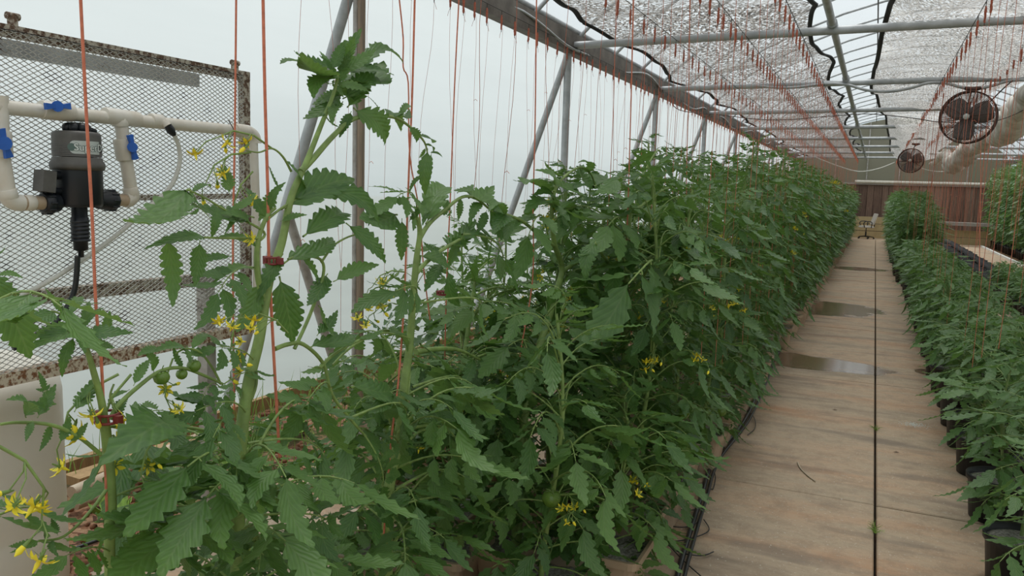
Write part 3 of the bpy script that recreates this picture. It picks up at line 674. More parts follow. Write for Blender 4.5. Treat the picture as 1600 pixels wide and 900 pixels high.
# rolled curtain hanging in bags on the right
M['curtain'] = simple('grey_white_curtain', (.80, .77, .71), .7, scale=5, col2=(.50, .46, .40), bump=.6)
cur = thing('rolled_curtain', 'rolled grey and white film curtain sagging in bags at the upper right', 'curtain', (2.1, 17, 2.9))
co = Vector((2.1, 17, 2.9))
for pts, rs in ((((1640, 120), (1598, 165), (1580, 195), (1560, 212), (1548, 205)), (.15, .18, .25, .20, .10)),
                (((1549, 204), (1535, 222), (1520, 226), (1507, 219)), (.10, .17, .19, .06)),
                (((1520, 222), (1513, 236), (1506, 246), (1500, 232)), (.10, .24, .20, .08)),
                (((1504, 234), (1494, 252), (1486, 258), (1480, 240)), (.08, .22, .20, .12)),
                (((1478, 240), (1470, 245), (1462, 253), (1455, 256)), (.14, .10, .08, .05))):
    Ys = 15+4*(1600-pts[1][0])/50.
    dp = dense([tuple(Vector(onY(x, y, 13.8 + (1600-x)*.11))-co) for x, y in pts], 8); rr = [v[0] for v in dense([(r,) for r in rs], 8)]
    mb = MB(); mb.tube(dp, [max(.03, r*(1+.14*math.sin(i*1.9)+.08*math.sin(i*4.1))) for i, r in enumerate(rr)], 14)
    mb.v = [(x+.025*math.sin(z*19+y*6), y, z+.02*math.sin(x*24+y*9)) for x, y, z in mb.v]; mb.build('bag', M['curtain'], cur)
# swivel chair at the end of the path
cp = onZ(1352, 373); ch = thing('swivel_chair', 'white swivel office chair standing at the far end of the path', 'chair', tuple(cp), rz=-1.3)
mb = MB(); mb.box((0, 0, .46), (.50, .48, .04)); mb.box((0, 0, .49), (.46, .44, .05)); o = mb.build('seat', M['chairw'], ch); b_ = o.modifiers.new('b', 'BEVEL'); b_.width = .02; b_.segments = 2
mb = MB(); mb.box((0, .27, .78), (.46, .06, .46), rot=Matrix.Rotation(-.28, 3, 'X')); o = mb.build('backrest', M['chairw'], ch); b_ = o.modifiers.new('b', 'BEVEL'); b_.width = .025; b_.segments = 2
mb = MB(); mb.tube([(0, .2, .44), (0, .30, .50), (0, .30, .66)], .02, 8); mb.build('back_bracket', M['black'], ch)
mb = MB(); mb.tube([(0, 0, .07), (0, 0, .28)], .03, 10); mb.tube([(0, 0, .26), (0, 0, .45)], .018, 10); mb.build('gas_column', M['black'], ch)
for k in range(5):
    a = 2*PI*k/5; mb = MB(); e_ = (math.cos(a)*.30, math.sin(a)*.30, .075); mb.tube([(0, 0, .11), e_], [.022, .014], 8); mb.build('foot', M['black'], ch)
    mb = MB(); mb.tube([(e_[0]-.02, e_[1], .03), (e_[0]+.02, e_[1], .03)], .029, 10); mb.tube([(e_[0], e_[1], .03), (e_[0], e_[1], .08)], .008, 6); mb.build('castor', M['black'], ch)
for sx_ in (-1, 1):
    mb = MB(); mb.tube(dense([(sx_*.24, .12, .45), (sx_*.30, .12, .55), (sx_*.29, .10, .67), (sx_*.29, -.12, .68), (sx_*.29, -.18, .60), (sx_*.24, -.12, .45)], 4), .018, 8); mb.build('armrest', M['black'], ch)
# drip hose along the path and its thin loops
dh = thing('drip_hose', 'black feed hose lying on the concrete along the left plant row', 'hose', (-.73, 4, 0))
pts = [(-.60, 2.9, .012), (-.66, 3.4, .012), (-.73, 4.2, .012), (-.78, 4.9, .012), (-.74, 6, .012), (-.80, 8, .012), (-.76, 12, .012), (-.80, 20, .012), (-.78, 33, .012)]
mb = MB(); mb.tube(dense([(x+.73, y-4, z) for x, y, z in pts], 8), .0125, 8); mb.tube(dense([(x+.76, y-4, z+.004) for x, y, z in pts[:6]], 8), .009, 8); mb.build('main_hose', M['rubber'], dh)
for (lp) in (((1040, 845), (1060, 862), (1095, 868), (1115, 862)), ((1012, 830), (1030, 842), (1060, 845), (1090, 838), (1108, 828), (1100, 812)), ((1030, 815), (1055, 823), (1078, 822), (1095, 812)), ((1050, 795), (1080, 797), (1100, 792)), ((1045, 852), (1070, 878), (1095, 900)), ((1112, 730), (1118, 745), (1114, 764), (1108, 762)), ((1165, 640), (1178, 652), (1180, 668), (1168, 680))):
    mb = MB(); mb.tube(dense([tuple(Vector(onZ(x, y, .015))-Vector((-.73, 4, 0))) for x, y in lp], 5), .003, 5); mb.build('drip_line', M['rubber'], dh)
mb = MB(); mb.tube(dense([tuple(onZ(x, y, .006)) for x, y in ((1246, 722), (1251, 732), (1262, 743), (1274, 752))], 4), .004, 5); tag(mb.build('dry_twig', M['cream_wood']), 'small pale dry twig lying on the concrete path', 'twig')
# ================================================================== FOLIAGE
def leaflet(mb, L, Wd, teeth=5, nx=2, curl=.35, fold=.35, org=(0, 0, 0), rot=None, rnd=None, skew=0., mi=0, lobe=.34):
    """pointed toothed leaflet from org along +Y, chord length L"""
    rnd = rnd or random
    rows = []                                    # (t, width factor)
    for k in range(teeth):
        t0 = k/teeth; t1 = (k+1)/teeth
        def prof(t): return (math.sin(PI*min(1, t**.72))**.8)*(1-.25*t)+.015
        rows.append((t0+.02*(k > 0), prof(t0+.02)*(1-lobe*rnd.uniform(.5, 1.25) if k > 0 else .5)))
        rows.append((t0+(t1-t0)*.55, prof((t0+t1)/2)*rnd.uniform(.95, 1.12)))
        if teeth <= 9: rows.append((t0+(t1-t0)*.93, prof(t1)*rnd.uniform(.86, 1.05)+.03*(k < teeth-1)))
    rows.append((1.0, .004))
    V = []; UV = []; ph = rnd.uniform(0, 6); tw = rnd.uniform(-.3, .3)
    cols = [-1, 0, 1] if nx == 1 else [-1, -.5, 0, .5, 1]
    for t, w in rows:
        y = t*L; z = L*curl*(4*t*(1-t)*.25 - .12*t*t) ; xo = skew*L*math.sin(PI*t)*.12
        for c in cols:
            x = c*w*Wd/2; up = abs(c)*w*Wd/2*fold
            rip = math.sin(t*teeth*6.28+ph)*Wd*.035*abs(c)
            xx = x*math.cos(tw*t)+xo; zz = z+up*(1 if c else 0)-(abs(c) > .9)*w*Wd*.07+rip+x*math.sin(tw*t)
            V.append(Vector((xx, y+abs(c)*.06*L*(1-t)*(w > .1), zz))); UV.append((.5+c*.5*min(1, w), t))
    n = len(cols)
    if rot is not None: V = [rot @ v for v in V]
    o = Vector(org); V = [v+o for v in V]
    F = [(i*n+j, i*n+j+1, (i+1)*n+j+1, (i+1)*n+j) for i in range(len(rows)-1) for j in range(n-1)]
    return mb.add(V, F, mi, UV)
def Rz(a): return Matrix.Rotation(a, 3, 'Z')
def Rx(a): return Matrix.Rotation(a, 3, 'X')
def Ry(a): return Matrix.Rotation(a, 3, 'Y')
def compound(seed, pairs=3, teeth=5, nx=2, droop=.5, sides=5, term=.42, start=.34, minis=True, rad=.011):
    """compound tomato leaf of chord length 1 along +Y"""
    g = random.Random(seed); mb = MB()
    def pt(t): return Vector((.04*math.sin(t*3+seed), t, droop*(.62*math.sin(PI*min(1, t*1.0))*(1-.15*t) - .22*t*t)))
    P = [pt(i/10*(1-term*.75)) for i in range(11)]; mb.tube(P, [rad*(1-.6*i/10) for i in range(11)], sides, 1, caps=False)
    te = 1-term*.75
    def tang(t): return (pt(min(1, t+.02))-pt(t-.02)).normalized()
    d = tang(te); pitch = math.atan2(d.z, d.y)
    leaflet(mb, term*1.1, term*.46, teeth+1, nx, -.2-.2*droop, .3, pt(te), Rx(pitch-.25*droop), g, g.uniform(-1, 1))
    ts = [start+(te-start)*(i/(pairs-.35)) for i in range(pairs)]
    for i, t in enumerate(ts):
        for s_ in (-1, 1):
            tt = t+g.uniform(-.02, .02); o = pt(tt); d = tang(tt); pitch = math.atan2(d.z, d.y)
            l = term*g.uniform(.68, .92)*(.72+.28*(i+1)/pairs); a = s_*g.uniform(.85, 1.25); sag = g.uniform(-.75, -.1)
            rot = Rz(-a) @ Rx(sag) @ Ry(s_*g.uniform(-.2, .35))
            st = o+rot @ Vector((0, .06*l/term*.6, 0)); mb.tube([o, st], rad*.45, 3, 1, caps=False)
            leaflet(mb, l, l*g.uniform(.38, .50), teeth, nx, g.uniform(-.5, .1), g.uniform(.15, .5), st, rot, g, s_)
            if minis and i < pairs-1:
                tm = tt+.085; o = pt(tm); rot = Rz(-s_*1.3) @ Rx(g.uniform(-.4, .2)); leaflet(mb, l*.28, l*.18, 2, 1, 0, .2, o+rot @ Vector((0, .02, 0)), rot, g)
    return mb
def singlel(seed, teeth=8, nx=2, droop=.35, wd=.42):
    g = random.Random(seed); mb = MB(); mb.tube([(0, -.06, -.01), (0, .03, 0)], [.012, .009], 5, 1, caps=False)
    return leaflet(mb, 1., wd, teeth, nx, -droop if g.random() < .35 else droop*1.2, g.uniform(.25, .5), (0, 0, 0), None, g, g.uniform(-1, 1), lobe=.30)
def trile(seed):
    g = random.Random(seed); mb = MB(); leaflet(mb, 1., .34, 7, 2, .35, .4, (0, 0, 0), None, g)
    for s_ in (-1, 1): leaflet(mb, .42, .20, 4, 2, .1, .3, (0, -.02, 0), Rz(-s_*1.0) @ Rx(-.2), g); leaflet(mb, .16, .10, 2, 1, .1, .3, (0, -.12, 0), Rz(-s_*1.2), g)
    mb.tube([(0, -.28, -.02), (0, -.1, 0), (0, .05, .0)], [.012, .011, .008], 5, 1, caps=False); return mb
LM = [M['leaf'], M['stem']]; LMd = [M['leafd'], M['stem']]; LMy = [M['leafy'], M['stemy']]
HI = [compound(s_, 3, 5, 2, .25+.5*(s_ % 4)/3) for s_ in range(8)]
MID = [compound(40+s_, 2+s_ % 2, 3, 1, .3+.5*(s_ % 3)/2, 3, .46, .3, True, .013) for s_ in range(6)]
LOW = [compound(80+s_, 2, 2, 1, .3+.4*(s_ % 3)/2, 3, .52, .3, False, .013) for s_ in range(5)]
SG = [singlel(120+s_, droop=.2+.4*(s_ % 3)/2, wd=.29+.04*(s_ % 4)) for s_ in range(8)]
TR = [trile(150+s_) for s_ in range(4)]
hiM = [m.mesh('leaf', LM) for m in HI]; hiMd = [m.mesh('leaf', LMd) for m in HI]; hiMy = [m.mesh('leaf', LMy) for m in HI[:5]]
midMd = [m.mesh('leaf', LMd) for m in MID]
sgM = [m.mesh('leaf', LM) for m in SG]; trM = [m.mesh('leaf', LM) for m in TR]
def frame(org, d, up, sc, w=1.):
    d = Vector(d).normalized(); up = Vector(up); x = d.cross(up)
    if x.length < 1e-3: x = d.orthogonal()
    x.normalize(); z = x.cross(d)
    return Matrix(((x.x*sc*w, d.x*sc, z.x*sc, org[0]), (x.y*sc*w, d.y*sc, z.y*sc, org[1]), (x.z*sc*w, d.z*sc, z.z*sc, org[2]), (0, 0, 0, 1)))

# ---- flowers and fruit
def flower_mb(g, sc=1.):
    mb = MB()
    for k in range(6):
        a = 2*PI*k/6+g.uniform(-.1, .1); rot = Rz(a) @ Rx(g.uniform(-.3, .3)); P = []
        for t, w in ((0, .0025), (.35, .0045), (.7, .0035), (1, .0004)):
            r_ = .003+.018*t; z = -.010*t+.016*t*t
            for c in (-1, 0, 1): P.append((Rz(a) @ Vector((c*w, r_, z+abs(c)*.0008)))*sc)
        mb.add(P, [(3*i+j, 3*i+j+1, 3*i+4+j, 3*i+3+j) for i in range(3) for j in (0, 1)], 0)
        s_ = [(Rz(a+.5) @ Vector((c*w, .002+.012*t, .004+.004*t)))*sc for t, w in ((0, .0012), (.5, .0014), (1, .0002)) for c in (-1, 1)]
        mb.add(s_, [(0, 1, 3, 2), (2, 3, 5, 4)], 1)
    mb.tube([Vector((0, 0, 0)), Vector((0, 0, -.006))*sc, Vector((0, 0, -.016))*sc], [.0026*sc, .0032*sc, .0008*sc], 7, 0)
    mb.tube([Vector((0, 0, .014))*sc, Vector((0, 0, .004))*sc, Vector((0, 0, 0))], [.0012*sc, .0018*sc, .003*sc], 6, 1)
    return mb
def bud_mb(g, sc=1.):
    mb = MB(); mb.tube([Vector((0, 0, .008))*sc, Vector((0, 0, 0)), Vector((0, 0, -.010))*sc], [.001*sc, .003*sc, .0035*sc], 6, 1)
    mb.tube([Vector((0, 0, -.009))*sc, Vector((0, 0, -.018))*sc, Vector((0, 0, -.026))*sc], [.0042*sc, .0052*sc, .0006*sc], 7, 0)
    return mb
fl = [flower_mb(random.Random(k), 1.15) for k in range(3)]; bd = [bud_mb(random.Random(k), 1.0) for k in range(2)]
flM = [m.mesh('flower', [M['petal'], M['calyx']]) for m in fl+bd]
def truss_mb(seed, n=5):
    g = random.Random(seed); mb = MB(); P = [Vector((0, 0, 0)), Vector((0, .04, .012)), Vector((0, .08, .008)), Vector((0, .11, -.015))]; ends = []
    mb.tube(P, [.0022, .002, .0016, .001], 5, 1, caps=False)
    for k in range(n):
        o = P[1+k % 3]; e_ = o+Vector((g.uniform(-.03, .03), g.uniform(0, .03), g.uniform(-.035, -.015))); mb.tube([o, (o+e_)/2+Vector((0, 0, .008)), e_], .001, 4, 1, caps=False); ends.append(e_)
    return mb, ends
TRU = [truss_mb(k, 4+k % 3) for k in range(4)]
truM = [t[0].mesh('flower_truss', [M['petal'], M['stem']]) for t in TRU]
farT = []
for k in range(2):
    mb = MB(); mb.addmb(TRU[k][0])
    for i, e_ in enumerate(TRU[k][1]):
        m4 = np.eye(4); m4[:3, :3] = np.array(Rx(jit(.8)) @ Ry(jit(.8)))*1.3; m4[:3, 3] = e_; mb.addmb(fl[i % 3] if i % 3 else bd[0], m4)
    farT.append(mb.mesh('flower_truss', [M['petal'], M['stem']]))
def add_truss(parent, org, d, sc=1., k=0):
    t = inst(truM[k % 4], 'flower_truss', parent, frame(org, d, (0, 0, 1), sc))
    for i, e_ in enumerate(TRU[k % 4][1]):
        m = Matrix.Translation(e_) @ (Rx(jit(.9)) @ Ry(jit(.9))).to_4x4() @ Matrix.Scale(random.uniform(.62, .85), 4)
        inst(flM[(i+k) % 5], 'flower', t, m)
def fruit_mb():
    mb = MB(); mb.lathe([(.0, -.86), (.4, -.8), (.75, -.55), (.97, -.1), (.98, .2), (.8, .6), (.45, .80), (.15, .76), (0, .72)], 18, caps=False)
    for k in range(5):
        a = 2*PI*k/5; P = [(Rz(a) @ Vector((c*w, r_, z))) for r_, w, z in ((.05, .10, .80), (.45, .13, .86), (.85, .02, .80)) for c in (-1, 1)]; mb.add(P, [(0, 1, 3, 2), (2, 3, 5, 4)], 1)
    mb.tube([(0, 0, .75), (.05, 0, 1.2), (.2, 0, 1.5)], [.07, .06, .06], 6, 1); return mb.mesh('green_tomato', [M['fruit'], M['calyx']])
frM = fruit_mb()

# ---- buckets
def bucket_mb():
    mb = MB(); P = []
    for (hx, hy, z) in ((.10, .12, 0), (.128, .148, .20), (.145, .165, .205), (.145, .165, .235), (.132, .152, .235), (.128, .148, .19)):
        r_ = .035; pts = []
        for cx, cy, a0_ in ((hx-r_, hy-r_, 0), (-hx+r_, hy-r_, PI/2), (-hx+r_, -hy+r_, PI), (hx-r_, -hy+r_, 1.5*PI)):
            for k in range(4): a = a0_+PI/2*k/3; pts.append((cx+r_*math.cos(a), cy+r_*math.sin(a), z))
        P += pts
    mb.add(P, [(i*16+j, i*16+(j+1) % 16, (i+1)*16+(j+1) % 16, (i+1)*16+j) for i in range(5) for j in range(16)], 0, smooth=False)
    mb.add(P[:16], [tuple(range(16))[::-1]], 0, smooth=False); return mb.mesh('bucket', [M['cream']])
bkM = bucket_mb()
def lump(w, d, z, n=10):
    mb = MB(); vs = [((i/n-.5)*w, (j/n-.5)*d, z+jit(.008)) for j in range(n+1) for i in range(n+1)]
    return mb.add(vs, [(j*(n+1)+i, j*(n+1)+i+1, (j+1)*(n+1)+i+1, (j+1)*(n+1)+i) for j in range(n) for i in range(n)], smooth=False)
pkM = lump(.25, .29, .205).mesh('perlite', [M['perlite']])
# ---- generic tomato plant
def stem_pts(g, h, lean=(0, 0), wob=.03, n=14):
    a, b = g.uniform(0, 6), g.uniform(0, 6)
    return [Vector((lean[0]*t+wob*math.sin(t*5+a)*t**.5, lean[1]*t+wob*math.sin(t*4+b)*t**.5, h*t)) for t in [i/n for i in range(n+1)]]
def nodes(g, P, z0, h, nleaf, Lm, bushy=1.):
    out = []; az = g.uniform(0, 6.3)
    for k in range(nleaf):
        t = (k+.5)/nleaf; z = z0+(h-z0)*t; q = z/h*(len(P)-1); i = min(int(q), len(P)-2); o = P[i].lerp(P[i+1], q-i)
        az += 2.4+g.uniform(-.5, .5); top = max(0, (t-.82)/.18); L = Lm*g.uniform(.8, 1.15)*(1-.55*top)*(.8 if t < .12 else 1)
        pitch = .05+.75*top+g.uniform(-.25, .3)-.15*(t < .4)
        d = Vector((math.cos(az)*math.cos(pitch), math.sin(az)*math.cos(pitch), math.sin(pitch)))
        up = Vector((g.uniform(-.3, .3), g.uniform(-.3, .3), 1))
        out.append((o, d, up, L))
    return out
def plant_variant(seed, h, nleaf, Lm, lib, mats, z0=.12, wob=.03):
    g = random.Random(seed); P = stem_pts(g, h, (0, 0), wob); ms = MB(); ms.tube(P, [.012*(1-.55*i/14) for i in range(15)], 5, 0)
    mb = MB()
    for o, d, up, L in nodes(g, P, z0, h, nleaf, Lm): mb.addmb(lib[g.randrange(len(lib))], np.array(frame(o, d, up, L)))
    return mb.mesh('foliage', mats), ms.mesh('stem', [M['stem']])
farV = [plant_variant(300+k, 1.95, 66, .31, LOW, LMd, .25, .05) for k in range(5)]
midV = [plant_variant(320+k, 1.95, 62, .33, MID, LMd, .22, .05) for k in range(5)]
def bucket_parts(t): inst(bkM, 'bucket', t); inst(pkM, 'perlite', t)
def leafy_plant(x, y, h, seed, label, group=None, lib=None, nleaf=44, Lm=.36, z0=.2, lean=(0, 0), truss=2, fruit=0, bucket=True, side=None):
    g = random.Random(seed); t = thing('tomato_plant', label, 'tomato plant', (x, y, 0), group)
    if bucket: bucket_parts(t)
    P = stem_pts(g, h, lean, .045); mb = MB(); mb.tube(P, [.0125*(1-.55*i/14) for i in range(15)], 8); mb.build('stem', M['stem'], t)
    for o, d, up, L in nodes(g, P, z0, h, nleaf, Lm):
        if side is not None and g.random() < .3: d = (d+Vector(side)*.6).normalized()
        inst((lib or hiMd)[g.randrange(len(lib or hiMd))], 'leaf', t, frame(o, d, up, L))
    for k in range(truss):
        z = h*g.uniform(.55, .92); q = z/h*14; i = int(q); o = P[i]; a = g.uniform(-1.2, 1.2) - 1.0; add_truss(t, o+Vector((math.cos(a), math.sin(a), 0))*.12, (math.cos(a), math.sin(a), .1), 1.2, k+seed)
    for k in range(fruit):
        z = g.uniform(.35, .8); i = int(z/h*14); o = P[i]; a = g.uniform(-1.6, .2); r_ = g.uniform(.025, .036); p = o+Vector((math.cos(a)*.12, math.sin(a)*.12, -.02))
        inst(frM, 'green_tomato', t, Matrix.Translation(p) @ Matrix.Scale(r_, 4))
    return t
# ---- left hedge: two staggered lines
sd = 1000
NEAR = 9.2
k = 0; yy = 3.35; rows = []
while yy < 34.3:
    rows.append((-.88+jit(.04), yy+jit(.04), 'aisle')); rows.append((-1.38+jit(.05), yy+.22+jit(.04), 'wall')); yy += .47
rows.sort(key=lambda r_: r_[1])
cnt = {'aisle': 0, 'wall': 0}
NUM = ['first', 'second', 'third', 'fourth', 'fifth', 'sixth', 'seventh', 'eighth', 'ninth', 'tenth', 'eleventh', 'twelfth', 'thirteenth', 'fourteenth', 'fifteenth', 'sixteenth', 'seventeenth', 'eighteenth', 'nineteenth', 'twentieth', 'twenty-first', 'twenty-second', 'twenty-third', 'twenty-fourth', 'twenty-fifth']
for x, y, sidew in rows:
    i = cnt[sidew]; cnt[sidew] += 1; sd += 1; g = random.Random(sd)
    h = (1.60+.08*math.sin(y*2) if y < 4.6 else 1.72 if y < 5.3 else 1.93)+g.uniform(-.10, .10)
    if y < NEAR:
        leafy_plant(x, y, h, sd, 'tall leafy tomato plant on the %s side of the left hedge, %s from the camera' % ('path' if sidew == 'aisle' else 'wall', NUM[i]), 'near tomato plants of the left hedge', hiMd if y < 7 else midMd, 56 if y < 7 else 56, .35 if y < 7 else .33, .13, (.05 if sidew == 'aisle' else -.03, 0), 2 if y < 7 else 1, (2 if y < 5 else 0) if sidew == 'aisle' else 0, side=(.5, -.3, 0) if sidew == 'aisle' else None)
    else:
        t = thing('tomato_plant', 'tall tomato plant merging into the far stretch of the left hedge', 'tomato plant', (x, y, 0), 'far tomato plants of the left hedge', g.uniform(0, 6.3))
        V = midV if y < 15 else farV; a, b = V[g.randrange(5)]; s_ = h/1.95
        o = inst(a, 'foliage', t); o.scale = (1.05, 1.05, s_); stuff(o); o = inst(b, 'stem', t); o.scale = (1, 1, s_)
        if sidew == 'aisle': inst(bkM, 'bucket', t)
        if y < 20 and g.random() < .35: inst(farT[g.randrange(2)], 'flower_truss', t, frame((jit(.1), -.25, h*g.uniform(.7, .95)), (0, -1, .3), (0, 0, 1), 1.0))
# thin line of shorter plants near the wall
for i, y in enumerate((3.9, 4.45, 5.0, 5.6, 6.2, 6.9, 7.6, 8.4, 9.3, 10.3)):
    sd += 1; g = random.Random(sd)
    leafy_plant(-2.35+jit(.05), y, 1.15+.25*g.random()+(.25 if y > 6 else 0), sd, 'short slender tomato plant of the inner line near the film wall, %s from the camera' % NUM[i], 'short plants by the film wall', hiMd if y < 5.5 else midMd, 22, .27, .3, (0, 0), 1, 0)

# ---- foreground plants, laid out stem by stem and leaf by leaf
TOC = lambda p: (Vector((0, 0, CAMH))-Vector(p)).normalized()
FG = 1.
def fgplant(name_label, X, stems, leaves, base=None, trusses=(), fruits=(), extra=None, group=None):
    p0 = Vector(onX(*stems[0][0][0], X)); org = Vector((p0.x, p0.y, 0)); t = thing('tomato_plant', name_label, 'tomato plant', tuple(org), group)
    inst(bkM, 'bucket', t); inst(pkM, 'perlite', t)
    for si, (pts, w0, w1) in enumerate(stems):
        P = [Vector(onX(x, y, X+(q[0] if q else 0))) for x, y, *q in pts]
        dpt = (RW.T @ (np.array(P[0])-CP))[2]
        if si == 0: P = [Vector((org.x, org.y, .2))]+P
        D = dense([tuple(p-org) for p in P], 5); n = len(D); r0 = w0/2*dpt/FPX; r1 = w1/2*dpt/FPX
        mb = MB(); mb.tube(D, [r0+(r1-r0)*i/(n-1) for i in range(n)], 12 if si == 0 else 8); mb.build('stem' if si == 0 else 'side_shoot', M['stem'], t)
    for lf in leaves:
        kind, bx, by, tx, ty = lf[:5]; dxb = lf[5] if len(lf) > 5 else 0; dxt = lf[6] if len(lf) > 6 else jit(.05); face = lf[7] if len(lf) > 7 else random.uniform(.5, 1.0)
        b = Vector(onX(bx, by, X+dxb)); e_ = Vector(onX(tx, ty, X+dxb+dxt)); d = e_-b; L = d.length
        up = TOC(b)*face+Vector((0, 0, 1))*(1.1-face*.6)+Vector((jit(.2), jit(.2), 0))
        if kind == 'c': me = hiM[random.randrange(8)]; w = 1
        elif kind == 't': me = trM[random.randrange(4)]; w = 1
        elif kind == 'n': me = sgM[random.randrange(8)]; w = .62
        elif kind == 'w': me = sgM[random.randrange(8)]; w = 1.35
        else: me = sgM[random.randrange(8)]; w = random.uniform(.9, 1.15)
        inst(me, 'leaf', t, frame(b-org, d, up, L, w))
    for (x, y, dx, a, sc) in trusses:
        b = Vector(onX(x, y, X+dx))-org; add_truss(t, b, (math.cos(a)*.4+.1, math.cos(a), math.sin(a)), sc, int(x))
    for (x, y, r_, dx) in fruits:
        p = Vector(onX(x, y, X+dx)); dpt = (RW.T @ (np.array(p)-CP))[2]; inst(frM, 'green_tomato', t, Matrix.Translation(p-org) @ (Rx(jit(.4))).to_4x4() @ Matrix.Scale(r_*dpt/FPX, 4))
    if extra:                                    # procedural lower foliage: (count, z low, z high, length)
        g = random.Random(int(org.y*1000)); n_, za, zb, Lm = extra; az = g.uniform(0, 6); 
        for k in range(n_):
            z = za+(zb-za)*(k+.5)/n_; az += 2.4+g.uniform(-.5, .5)
            # stem position at that height
            D0 = [Vector(onX(x, y, X)) for x, y, *q in stems[0][0]]; best = min(D0, key=lambda p: abs(p.z-z)); o = Vector((best.x, best.y, z))-org
            d = Vector((math.cos(az), math.sin(az), g.uniform(-.25, .35))); inst(hiM[g.randrange(8)], 'leaf', t, frame(o, d, (g.uniform(-.3, .3), g.uniform(-.3, .3), 1), Lm*g.uniform(.8, 1.2)))
    return t
A = fgplant('tallest foreground tomato plant with a thick pale stem rising past the rusty rack', -1.2,
 [([(372, 900), (370, 780), (376, 690), (388, 600), (405, 530), (420, 440), (440, 380), (455, 308), (478, 255), (500, 200), (520, 150), (528, 118)], 25, 5),
  ([(470, 268), (490, 247), (520, 213), (552, 186), (585, 182), (618, 184), (645, 202), (663, 222), (668, 240)], 11, 3),
  ([(412, 470), (402, 425), (403, 378), (416, 340), (430, 325)], 11, 5),
  ([(403, 378), (412, 362), (360, 333), (318, 308), (292, 296)], 5, 2.5), ([(402, 372), (360, 372), (318, 371)], 5, 3),
  ([(415, 345), (440, 325), (462, 312)], 5, 3), ([(430, 545), (450, 538), (474, 538), (505, 568), (518, 615), (545, 652), (572, 682)], 8, 5),
  ([(500, 575), (520, 555), (560, 532), (600, 520), (640, 528)], 6, 3), ([(460, 545), (485, 490), (505, 430), (500, 405), (470, 400), (450, 405)], 6, 4),
  ([(502, 410), (520, 385), (540, 372), (560, 365)], 4, 3), ([(385, 640), (400, 600), (398, 560)], 7, 4),
  ([(455, 268), (442, 245), (425, 232), (405, 238), (385, 235)], 4, 2)],
 [('s',526,98,565,47,0,.0,.8),('s',518,104,457,82),('s',514,116,438,96),('n',560,106,633,90),('s',540,114,616,115),('s',540,152,603,128),('s',531,148,473,188),('w',556,172,606,228),('s',530,120,490,152),('n',508,180,530,200),
  ('s',530,130,548,78),('s',522,120,500,86),('s',545,135,590,100),('s',525,140,560,170),('n',515,132,480,120),('s',535,160,520,195),('s',520,108,540,62),('s',534,112,588,78),('t',526,132,578,142),('s',536,140,492,172),('w',530,112,556,58,0,.05,.8),('w',520,118,470,88,0,.04),('w',536,128,600,104,0,-.05),('s',545,165,575,140),('w',525,140,488,165,0,-.04),('s',528,124,500,78),('s',548,176,530,215,0,0,1),
  ('s',596,178,572,148),('n',622,184,644,165),('w',640,198,652,224),('s',636,186,640,172),('s',655,212,676,222),('s',664,226,678,236),('s',610,183,628,200),('s',668,236,665,306,0,0,1),('n',662,272,638,304),('n',672,238,692,245),('s',664,232,655,248),
  ('s',446,250,478,297),('s',448,322,556,277),('s',500,297,598,350,0,.05,.9),('s',420,330,446,284),('s',478,366,538,328),('s',448,408,520,368),('s',545,352,608,411,0,.05,.9),('s',525,438,593,412),
  ('s',292,297,190,354,0,.1,.7),('s',392,338,290,318),('s',320,371,226,384),('s',312,380,304,448,0,0,1),('s',262,374,270,480,0,0,1),('s',358,300,352,260),('c',330,340,270,300),('s',405,385,335,372),
  ('w',438,438,458,537,0,0,1),('s',497,522,528,486),('s',486,542,552,520),('s',505,640,418,655),('w',552,604,610,600),('s',548,570,578,556),('s',560,530,600,515),('s',610,522,640,545),('s',440,400,400,470),('s',390,350,345,330),
  ('s',430,300,405,345),('s',415,340,385,292),('s',440,345,480,335),('s',460,310,500,290),('w',405,445,370,520),('s',395,420,330,440),('s',360,400,300,420),('c',400,420,310,500),('c',395,560,300,545),('c',380,640,250,680),
  ('s',470,400,500,455),('s',510,430,480,480),('s',500,480,530,530),('c',520,610,430,700),('c',540,650,640,700),('c',565,680,600,790),('c',390,700,520,740),('c',372,760,230,800,0,.15),('c',375,800,540,830,0,.1),('c',372,840,220,890,0,.15),('c',395,600,330,640),('c',375,700,290,745,0,.1),('c',378,760,470,790,0,.1),('c',372,830,450,880,0,.1),('c',372,790,280,860,0,.2),
  ('s',420,260,440,300),('s',360,330,400,300),('s',375,330,350,365),('s',340,325,330,372),('s',300,300,330,290)],
 trusses=((425, 232, 0, 2.9, 1.2), (392, 238, 0, 3.6, 1.1), (395, 268, 0, 4.2, 1.0), (378, 490, 0, 4.4, 1.0), (450, 520, .1, 2.6, 1.0)), extra=(36, .26, 1.1, .33))
